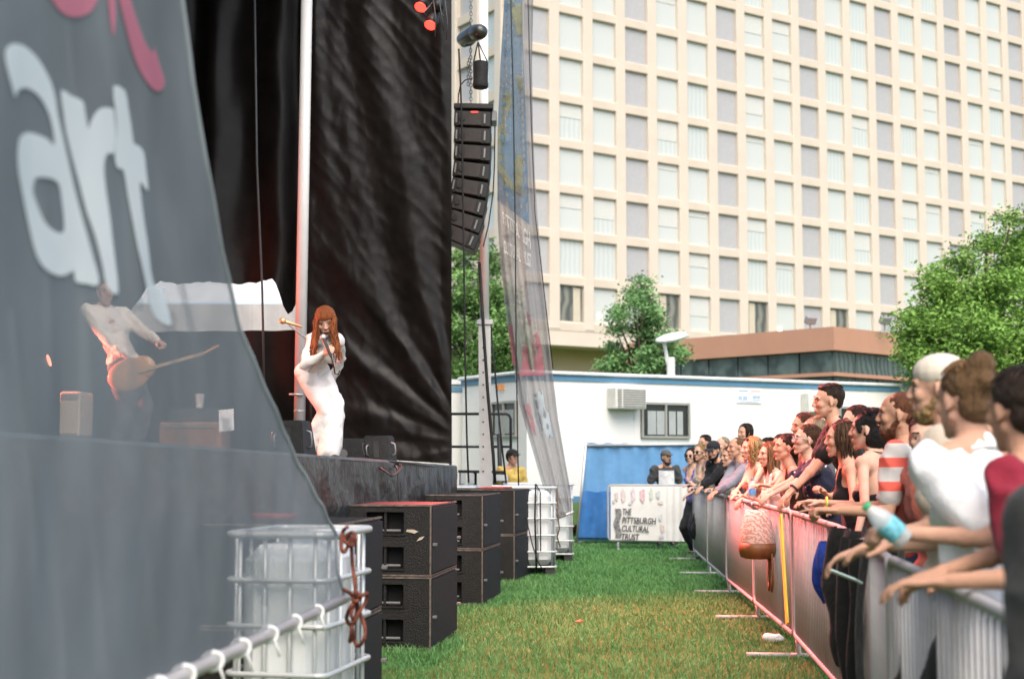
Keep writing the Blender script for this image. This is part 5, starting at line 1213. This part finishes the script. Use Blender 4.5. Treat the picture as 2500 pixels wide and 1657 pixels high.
# ------------------------------------------------------------------ the guitarist behind the sheer banner
GD = 13.3; gzg = dz((GD - 16.84) / .9936); gh = at(258, 712, GD)
gt = person('guitarist in a pale shirt playing behind the sheer banner', gh, (.5, -.85), body=(.75, -.65), tilt=.2, sk=0, stature=1.78, hair='short', hc='dark', top=('long', fabric('stage_shirt', (.80, .74, .66), rough=.5)), pants=fabric('stage_trousers', (.10, .10, .11)),
            feet=[V3((*at(330, 1100, GD - .1).xy, gzg)), V3((*at(270, 1100, GD + .1).xy, gzg))], armt=(at(440, 872, GD - .22), at(330, 900, GD - .28)), hands=('grip', 'relax'), arms=('x', 'x'), group='band', gz=gzg)
gu = empty('electric_guitar', at(330, 905, GD - .36), 0, 'electric guitar held by the player behind the banner', 'guitar')
gw = mat('guitar_wood', (.50, .27, .12), .3, .1, spec=.6)
c0_, c1_ = at(315, 915, GD - .36), at(500, 862, GD - .36); ax = (c1_ - c0_).normalized(); up_ = V3((0, 0, 1)) - ax * ax.z; up_.normalize()
q = MB(); q.ell(c0_, (.20, .035, .15), Matrix((ax, ax.cross(up_), up_)).transposed()); q.ell(c0_ + ax * .14 + up_ * .03, (.12, .033, .11), Matrix((ax, ax.cross(up_), up_)).transposed()); q.build('body', gw, gu, True, smooth=True)
MB().bar(c0_ + ax * .1 - V3((0, .02, 0)), c1_, .03, .05).build('neck', mat('neck_wood', (.42, .30, .18), .5), gu, True)
MB().bar(c1_, c1_ + ax * .14 + up_ * .03, .02, .08).build('headstock', gw, gu, True)
# ------------------------------------------------------------------ the crowd
FB = fabric
blackt = FB('black', (.013, .013, .014)); greyt = FB('grey', (.10, .10, .105)); denim = FB('denim', (.05, .07, .12)); dpants = FB('dark_trousers', (.02, .02, .024)); whitet = FB('white', (.80, .80, .80), var=.04)
P1 = fan('bearded man in a cap and dark grey t-shirt behind the printed banner', 1627, 1099, d=24.6, face=(.45, -.9), body=(.1, -1), beard=True, hc='brown', hair='short', cap=((.09, .085, .075), False), top=('tee', FB('charcoal', (.055, .058, .06))), pants=dpants, arms=('down', 'down'), build=1.08)
q = MB(); c = P1.Ch + P1.fw * .155 + V3((0, 0, -.03)); x_ = P1.L
q.grid(lambda u, v: c + x_ * ((u - .5) * .27) + V3((0, 0, (v - .5) * .30)) - P1.fw * (.055 * (2 * u - 1) ** 2) + P1.fw * (.012 - .02 * v), 8, 6); q.build('chest_print', mat('tee_print', (.55, .56, .56), .7, .25, 12), P1.root, True, smooth=True)
floral = FB('floral', (.14, .12, .30), var=.9, scale=22)
fan('woman with curly dark hair, sunglasses and a purple floral top', 1687, 1094, d=22.2, face=(-.55, -.8), body=(-.7, -.6), fem=True, hair='curly', hc='dark', hlen=.12, glasses='dark', top=('tank', floral), pants=dpants, arms=('x', 'x'), armt=(at(1684, 1183, 21.8), at(1690, 1180, 21.9)), sk=2)
fan('pale woman in sunglasses leaning over the far barrier end', 1708, 1084, .05, d=21.2, face=(-.75, -.6), body=(-.9, -.2), fem=True, hair='short', hc='blond', glasses='dark', top=('tank', FB('cream', (.62, .52, .42))), pants=dpants, arms=('x', 'x'), armt=(at(1683, 1205, 20.9), at(1690, 1190, 21.2)), sk=2)
fan('dark haired man standing behind the pale woman in sunglasses', 1719, 1063, .5, d=22.6, face=(-.8, -.6), hc='dark', top=('tee', greyt), pants=dpants, arms=('down', 'down'), sk=0)
fan('man in a black cap and black jacket leaning on the barrier', 1741, 1078, .05, d=19.4, face=(-.6, -.8), body=(-.9, -.35), tilt=.3, hc='black', beard=True, cap=((.020, .022, .028), False), top=('jacket', blackt), pants=dpants, arms=('x', 'x'), armt=(at(1706, 1196, 18.9), at(1716, 1180, 19.2)), lean=.25, sk=0)
fan('balding older man in the second row, left of the singing woman', 1763, 1066, .5, d=20.2, face=(-.85, -.5), hair='buzz', hc='ash', top=('tee', FB('beige', (.45, .38, .32))), pants=dpants, arms=('down', 'down'), sk=2)
fan('woman in a white top singing with her mouth open', 1778, 1091, .02, d=17.6, face=(-.90, -.42), body=(-.9, -.3), fem=True, mouth=True, hair='short', hc='red', top=('tank', whitet), pants=denim, arms=('x', 'rail'), armt=(at(1765, 1290, 17.2), None), sk=0, lean=.2)
fan('shaven-headed person in a grey shirt clasping hands over the barrier', 1797, 1067, .0, d=16.2, face=(-.95, -.25), body=(-.9, -.2), hair='buzz', hc='lightb', top=('long', FB('slate', (.22, .23, .27))), pants=dpants, arms=('x', 'x'), armt=(at(1745, 1203, 15.7), at(1752, 1199, 15.8)), sk=0, lean=.2)
fan('tall person with long dark hair at the back of the crowd', 1818, 1036, .9, d=19.4, face=(-.85, -.5), hair='long', hc='dark', hlen=.22, top=('tee', greyt), pants=dpants, arms=('down', 'down'), sk=0)
fan('smiling woman with curly blond hair and sunglasses pushed up', 1832, 1067, .02, d=15.0, face=(-.95, -.22), body=(-.9, -.2), fem=True, mouth=True, hair='curly', hc='blond', hlen=.20, glasses='top', top=('tank', FB('apricot', (.52, .30, .20))), pants=denim, arms=('x', 'x'), armt=(at(1800, 1235, 14.4), at(1790, 1208, 14.6)), sk=2, lean=.15)
fan('woman with long straight brown hair and a white top at the barrier', 1876, 1080, .08, d=14.2, face=(-.95, -.22), body=(-.9, -.1), fem=True, hair='long', hc='lightb', hlen=.24, top=('tank', whitet), pants=denim, arms=('x', 'rail'), armt=(at(1862, 1195, 13.3), None), sk=2, lean=.15)
fan('dark haired person mostly hidden behind the woman with brown hair', 1872, 1070, .8, d=16.2, face=(-.85, -.5), hc='dark', top=('tee', blackt), pants=dpants, arms=('down', 'down'), sk=0)
fan('woman in a dark brown tank top leaning forward', 1916, 1060, .02, d=12.9, face=(-.98, -.12), body=(-.9, 0), tilt=-.08, fem=True, hair='pony', hc='dark', top=('tank', FB('umber', (.065, .048, .038))), pants=dpants, arms=('x', 'x'), armt=(at(1868, 1185, 12.4), at(1850, 1225, 12.5)), sk=0, lean=.22)
starm = FB('navy', (.018, .022, .045))
P14 = fan('woman with glasses and a ponytail in a navy star-print shirt', 1966, 1038, -.02, d=11.75, face=(-1, -.06), body=(-.92, .05), tilt=-.12, fem=True, hair='pony', hc='brown', glasses='clear', top=('tee', starm), pants=dpants, arms=('x', 'x'), armt=(at(1868, 1216, 11.2), at(1840, 1222, 11.4)), sk=2, lean=.30, vox=.0115)
fan('person with short brown hair behind the woman in glasses', 1958, 1011, .55, d=13.3, face=(-.95, -.25), hc='brown', top=('tee', FB('olive', (.12, .11, .07))), pants=dpants, arms=('down', 'down'), sk=1)
fan('ash blond woman behind the woman in glasses', 1982, 1022, .35, d=12.6, face=(-.95, -.2), fem=True, hair='bob', hc='ash', top=('tee', greyt), pants=dpants, arms=('down', 'down'), sk=2)
P16 = fan('tall young man with short hair in a black t-shirt leaning on the barrier', 2020, 941, .02, d=10.55, face=(-.97, .05), body=(-.92, .1), hair='quiff', hc='dark', top=('tee', blackt), pants=dpants, arms=('x', 'x'), armt=(at(1912, 1222, 10.2), at(1905, 1238, 10.4)), elbow=(V3((.3, -.6, -.7)), None), sk=0, lean=.32, stature=1.92, vox=.0115)
fan('woman with brown hair and fair fringe beside the black-haired woman', 2050, 1030, .08, d=10.0, face=(-.93, .1), body=(-.92, .15), fem=True, hair='long', hc='brown', hlen=.16, top=('tank', blackt), pants=dpants, arms=('x', 'x'), armt=(at(1988, 1228, 9.7), at(2010, 1200, 9.9)), hands=('relax', 'grip'), sk=0, lean=.15)
fan('man with dark hair half hidden behind the tall young man', 2086, 993, .8, d=11.6, face=(-.85, -.1), hc='dark', top=('tee', greyt), pants=dpants, arms=('down', 'down'), sk=2)
P19 = fan('black-haired woman in a strapless black top with bare shoulders', 2116, 1001, .10, d=8.85, face=(-.88, .38), body=(-.72, .68), fem=True, hair='bob', hc='black', top=('strapless', blackt), pants=dpants, arms=('x', 'x'), armt=(at(2090, 1330, 8.3), at(2000, 1225, 9.0)), hands=('relax', 'point'), sk=2, lean=.15, vox=.0115)
rope('necklace', [P19.N + P19.L * (.075 * math.cos(a)) + P19.F * (.06 * math.sin(a) - .01) + V3((0, 0, .012 * math.sin(a) + .02)) for a in [i / 16 * 6.283 for i in range(17)]], .004, 'thin dark necklace of the black-haired woman', cat='necklace')
stripe = bpy.data.materials.new('cloth_striped'); stripe.use_nodes = True; MATS['cloth_striped'] = stripe
t = stripe.node_tree; b_ = t.nodes['Principled BSDF']; tc = t.nodes.new('ShaderNodeTexCoord'); wv = t.nodes.new('ShaderNodeTexWave'); wv.bands_direction = 'Z'; wv.inputs['Scale'].default_value = 2.6; wv.inputs['Distortion'].default_value = .4
rp = t.nodes.new('ShaderNodeValToRGB'); rp.color_ramp.interpolation = 'CONSTANT'; e = rp.color_ramp.elements; e[0].color = (.62, .09, .06, 1); e[1].position = .35; e[1].color = (.55, .50, .44, 1); x = e.new(.42); x.color = (.48, .46, .44, 1)
t.links.new(tc.outputs['Object'], wv.inputs[0]); t.links.new(wv.outputs['Fac'], rp.inputs[0]); t.links.new(rp.outputs[0], b_.inputs['Base Color']); b_.inputs['Roughness'].default_value = .85
P20 = fan('bearded man in a red and cream striped t-shirt', 2190, 957, .16, d=7.55, face=(-.93, .3), body=(-.80, .55), hair='buzz', hc='red', beard=True, top=('tee', stripe), pants=denim, arms=('x', 'x'), armt=(at(2030, 1245, 7.3), at(2075, 1235, 7.7)), hands=('point', 'relax'), sk=1, lean=.12, vox=.0115, elbow=(V3((.3, -.4, -.8)), V3((.2, .5, -.8))))
fan('dark-haired person turned towards the camera between the striped and white t-shirts', 2258, 1011, .42, d=7.1, face=(-.45, -.9), body=(-.7, -.3), hair='short', hc='black', top=('tee', FB('brick', (.35, .10, .07))), pants=dpants, arms=('down', 'down'), sk=2)
fan('person in a white cap beside the man with the bun', 2285, 874, .22, d=5.5, face=(-.93, .35), body=(-.85, .4), hair='short', hc='blond', cap=((.60, .54, .45), True), top=('tee', FB('sand', (.45, .38, .30))), pants=dpants, arms=('x', 'down'), armt=(at(2095, 1345, 5.3), None), sk=0, lean=.08, beard=True, vox=.0125)
P23 = fan('man with a hair bun and a white t-shirt seen from behind', 2350, 890, .24, d=4.75, face=(-.42, .91), body=(-.45, .90), hair='bun', hc='lightb', top=('tee', whitet), pants=dpants, arms=('x', 'x'), armt=(at(2195, 1300, 4.5), at(2170, 1330, 4.8)), hands=('grip', 'relax'), sk=0, lean=.10, vox=.0115, build=1.04, elbow=(V3((.5, -.5, -.7)), None))
fan('dark-haired person in a maroon t-shirt at the right edge', 2480, 905, .30, d=4.3, face=(-.35, .93), body=(-.75, .65), hair='short', hc='dark', top=('tee', FB('maroon', (.22, .018, .035))), pants=dpants, arms=('x', 'x'), armt=(at(2275, 1420, 4.05), at(2285, 1400, 4.2)), elbow=(V3((.2, -.5, -.8)), None), sk=1, lean=.12, vox=.0125)
fan('nearest blurred person in a dark grey shirt at the right edge', 2655, 890, .5, d=3.0, face=(-.7, .7), body=(-.55, .83), hair='short', hc='black', top=('long', FB('graphite', (.030, .031, .030))), pants=dpants, arms=('down', 'down'), sk=3, build=1.25, lean=.05, vox=.0125)
fan('fair person glimpsed between the bun and the maroon t-shirt', 2410, 985, .7, d=6.6, face=(-.8, .3), hair='short', hc='ash', top=('tee', FB('coral', (.60, .30, .18))), pants=dpants, arms=('down', 'down'), sk=0)
fan('dark-haired person in the back row behind the woman in the tank top', 1905, 1062, .9, d=15.2, face=(-.8, -.4), hc='dark', top=('tee', denim), pants=dpants, arms=('down', 'down'), sk=1)
P1b = fan('person standing at the gap by the far barrier end in black trousers', 1700, 1100, d=22.9, face=(-.6, -.7), hair='short', hc='dark', top=('tee', blackt), pants=dpants, arms=('down', 'down'), sk=0)
fan('crew member in a black cap and open jacket by the trailer', 1252, 1097, d=22.2, face=(.55, -.8), body=(.4, -.9), hair='long', hc='dark', hlen=.08, cap=((.02, .02, .02), False), top=('tee', FB('mustard', (.62, .44, .12))), pants=dpants, arms=('down', 'down'), sk=0, group='crew')
for (px, ty_, off, d_, fem_, hr, hc_, skn, tp, lab) in (
    (1733, 1086, .6, 21.0, True, 'long', 'brown', 0, 'cream', 'brown-haired woman behind the man in the black cap'),
    (1789, 1082, .6, 18.6, False, 'short', 'dark', 1, 'slate', 'dark-haired man between the older man and the shaven-headed person'),
    (1850, 1084, .6, 16.6, True, 'bob', 'dark', 0, 'umber', 'woman with a dark bob behind the curly blond woman'),
    (1898, 1084, .5, 14.4, False, 'short', 'lightb', 2, 'olive', 'light-haired man behind the woman in the brown tank top'),
    (1940, 1070, .5, 13.6, True, 'long', 'ash', 2, 'coral', 'fair woman glimpsed behind the woman in glasses'),
    (2068, 1040, .5, 10.7, False, 'buzz', 'dark', 0, 'charcoal', 'close-cropped man behind the woman with the fair fringe'),
    (2150, 1020, .6, 8.9, True, 'long', 'red', 2, 'floral', 'red-haired woman between the black-haired woman and the bearded man'),
    (2228, 1030, .8, 8.0, False, 'short', 'brown', 0, 'royal2', 'brown-haired man behind the striped t-shirt')):
    fan(lab, px, ty_, off, d=d_, face=(-.93, -.2), fem=fem_, hair=hr, hc=hc_, hlen=.2, sk=skn, top=('tee', MATS.get('cloth_' + tp) or FB(tp, (.05, .08, .16))), pants=dpants, arms=('down', 'down'))
# stars on the navy shirt
q = MB(); r_ = random.Random(4); n = 0
bme = [o for o in P14.root.children if o.name.startswith('t_shirt')][0].data
for i in r_.sample(range(len(bme.polygons)), 70):
    pl = bme.polygons[i]; c, nn = pl.center, pl.normal
    x_, y_, z_ = basis(nn); s_ = .013
    pts = [c + nn * .003 + (x_ * math.cos(a * .6283) + y_ * math.sin(a * .6283)) * (s_ if a % 2 == 0 else s_ * .4) for a in range(10)]; q.add(pts, [tuple(range(10))])
q.build('star_print', mat('star_white', (.75, .75, .78), .7, 0), P14.root, True)

# ------------------------------------------------------------------ things held, hung or dropped
def bottle(nm, a, b, r, capc, labc, lab):
    a, b = V3(a), V3(b); ax = (b - a); L_ = ax.length; M = Matrix((*[v for v in basis(ax, (0, 1, 0))],)).transposed().to_4x4()
    root = empty(nm, a, 0, lab, 'bottle', 'water bottles')
    def put(name, prof, m_):
        q = MB(); q.lathe((0, 0, 0), prof, 16); me = q.mesh(name, True); me.transform(Matrix.Translation(a) @ M); return link(name, me, m_, root, True)
    put('bottle_body', [(r * .9, 0), (r, .03 * L_), (r, .55 * L_), (r * .96, .62 * L_), (r * .75, .75 * L_), (r * .42, .88 * L_), (r * .40, .93 * L_)], mat('clear_plastic', (.72, .78, .80), .12, 0, spec=.6, alpha=.45))
    put('water', [(r * .86, .02 * L_), (r * .95, .05 * L_), (r * .95, .5 * L_)], mat('water_fill', (.62, .70, .74), .1, 0, alpha=.35))
    put('paper_label', [(r * 1.02, .18 * L_), (r * 1.03, .20 * L_), (r * 1.03, .48 * L_), (r * 1.02, .50 * L_)], labc)
    put('cap', [(r * .46, .93 * L_), (r * .46, L_), (r * .40, L_ * 1.005)], capc)
bottle('water_bottle', at(1836, 1216, 13.6), at(1837, 1168, 13.6), .038, mat('cap_blue', (.08, .25, .55), .4, 0), mat('label_blue', (.12, .35, .68), .5, .4, 60), 'clear water bottle with a blue label on the barrier rail')
bottle('water_bottle', at(2210, 1320, 4.45), at(2112, 1232, 4.45), .036, mat('cap_green', (.04, .38, .16), .4, 0), mat('label_teal', (.16, .48, .58), .5, .4, 50), 'large clear bottle with green cap held by the man with the bun')
bag = empty('bucket_bag', at(1855, 1300, 12.9), 0, 'woven pink bucket bag with brown leather base hanging on the barrier', 'bag')
bx_ = Xb(11.9) - .16; by_ = 11.9; zt_, zb2 = 1.00, .64
wov = bpy.data.materials.new('woven_pink'); wov.use_nodes = True; t = wov.node_tree; b_ = t.nodes['Principled BSDF']; tc = t.nodes.new('ShaderNodeTexCoord'); wv = t.nodes.new('ShaderNodeTexWave'); wv.wave_type = 'BANDS'; wv.bands_direction = 'DIAGONAL'; wv.inputs['Scale'].default_value = 11; wv.inputs['Distortion'].default_value = 9; wv.inputs['Detail'].default_value = 3; wv.inputs['Detail Scale'].default_value = 2.5
rp = t.nodes.new('ShaderNodeValToRGB'); rp.color_ramp.elements[0].color = (.56, .29, .24, 1); rp.color_ramp.elements[1].color = (.70, .56, .50, 1); rp.color_ramp.elements[0].position = .35; rp.color_ramp.elements[1].position = .6
t.links.new(tc.outputs['Object'], wv.inputs[0]); t.links.new(wv.outputs['Fac'], rp.inputs[0]); t.links.new(rp.outputs[0], b_.inputs['Base Color']); b_.inputs['Roughness'].default_value = .9
q = MB(); q.lathe((bx_, by_, 0), [(.135, .75), (.150, .78), (.135, .90), (.11, 1.0), (.085, 1.06)], 24); q.build('cloth_body', wov, bag, True, smooth=True)
lea = mat('leather_brown', (.17, .065, .022), .5, .25, 14)
q = MB(); q.lathe((bx_, by_, 0), [(.10, .655), (.140, .67), (.156, .73), (.152, .785)], 24); q.build('leather_base', lea, bag, True, smooth=True)
for sx in (-.06, .07): tubeobj('strap', [V3((bx_ + .10, by_ - .05 + sx, .70)), V3((bx_ + .10, by_ - .10 + sx, .50)), V3((bx_ + .09, by_ - .08 + sx, .40)), V3((bx_ + .10, by_ + .0 + sx, .47)), V3((bx_ + .11, by_ + .03 + sx, .68))], .010, lea, bag, 6)
tubeobj('drawstring', [V3((bx_ - .10, by_ - .05, .80)), V3((bx_ - .08, by_ - .06, 1.0)), V3((bx_ + .05, by_, 1.10))], .008, lea, bag, 6)
q = MB(); pa, pb_ = V3((Xb(11.35) - .035, 11.35, 1.03)), V3((Xb(11.0) - .035, 11.05, .22)); q.bar(pa, pb_, .014, .075, (1, 0, 0)); o = q.build('yellow_strip', mat('strip_yellow', (.86, .78, .09), .5, .04)); tag(o, 'bright yellow strip standing against the barrier', 'strip')
def cloth(nm, px, d, z1, z0, wd, m_, lab, seed, off=.05, n=2):
    root_x = Xb(d); q = MB()
    def f(u, v):
        y = d + (u - .5) * wd * (1 - .25 * v + .2 * nz(u * 3, v * 2, seed)); z = z1 + (z0 - z1) * v * (1 + .18 * nz(u * 4, 0, seed + 1))
        return V3((root_x - off - .05 * v * (1 - v) * 3 - .05 * nz(u * 5, v * 2.5, seed) - .03 * math.sin(u * 14 + seed), y, z))
    q.grid(f, 26, 26); q.grid(lambda u, v: f(u, v * .4) * 1 + V3((2 * off + .06, 0, -.03)), 20, 8)
    tag(q.build(nm, m_, smooth=True), lab, 'jacket', 'clothes hung on the barrier')
cloth('hanging_jacket', 0, 7.15, 1.12, .42, .75, blackt, 'black jacket hung over the barrier beside the striped t-shirt', 3, .06)
cloth('hanging_jacket', 0, 7.75, 1.02, .70, .35, FB('royal', (.02, .05, .28)), 'royal blue jacket sleeve hung on the barrier', 9, .11)
cloth('hanging_jacket', 0, 6.6, 1.10, .15, .42, FB('jet', (.010, .010, .010)), 'long black garment hanging from the barrier to the ground', 14, .05)
q = MB(); q.taper((0, -.05, 0), (0, .05, 0), .030, .040, 9); q.taper((.0, -.04, .01), (.07, -.06, -.01), .03, .018, 7); o = q.build('crumpled_cup', mat('litter_white', (.78, .77, .74), .6, .05, bump=.5), smooth=True); p = gnd(1888, 1557, .04); o.location = p; o.rotation_euler.z = R(70); tag(o, 'crumpled white cup lying on the grass by the barrier', 'litter')
q = MB(); q.ell((0, 0, 0), (.03, .02, .012)); q.ell((.02, .01, .008), (.02, .015, .01)); o = q.build('dropped_leaf', mat('leaf_red', (.45, .12, .06), .6), smooth=True); o.location = gnd(1412, 1517, .04); tag(o, 'small reddish scrap lying in the middle of the lawn', 'litter')
phm = mat('phone_black', (.02, .02, .022), .25, 0)
for (px, py, d, rz, lab) in ((1838, 1238, 11.9, .4, 'dark phone held over the rail below the blue-labelled bottle'), (2062, 1405, 6.2, .9, 'phone with a pale screen held out over the barrier')):
    r = empty('phone', at(px, py, d), rz, lab, 'phone', 'phones'); q = MB(); q.box((0, 0, 0), (.075, .15, .010), rotm(0, .3, .3), ch=.004); q.build('case', phm if px < 2000 else mat('phone_pale', (.45, .58, .55), .3, 0), r); q = MB(); q.box(rotm(0, .3, .3) @ V3((0, 0, .0065)), (.065, .135, .002), rotm(0, .3, .3)); q.build('screen', mat('screen_glass', (.03, .04, .05), .08, 0), r)
for P_, i, c, lab in ((P19, 1, (.70, .75, .10), 'yellow-green wristband of the black-haired woman'), (P16, 0, (.05, .03, .03), 'dark bracelet on the tall young man')):
    a, b = P_.wr[i], P_.el[i]; ax = (b - a).normalized(); c_ = a + ax * .045; x_, y_, z_ = basis(ax)
    rope('wristband', [c_ + (x_ * math.cos(k / 12 * 6.283) + y_ * math.sin(k / 12 * 6.283)) * .033 for k in range(13)], .007, lab, mat('band' + str(c), c, .6, 0), 'wristband')
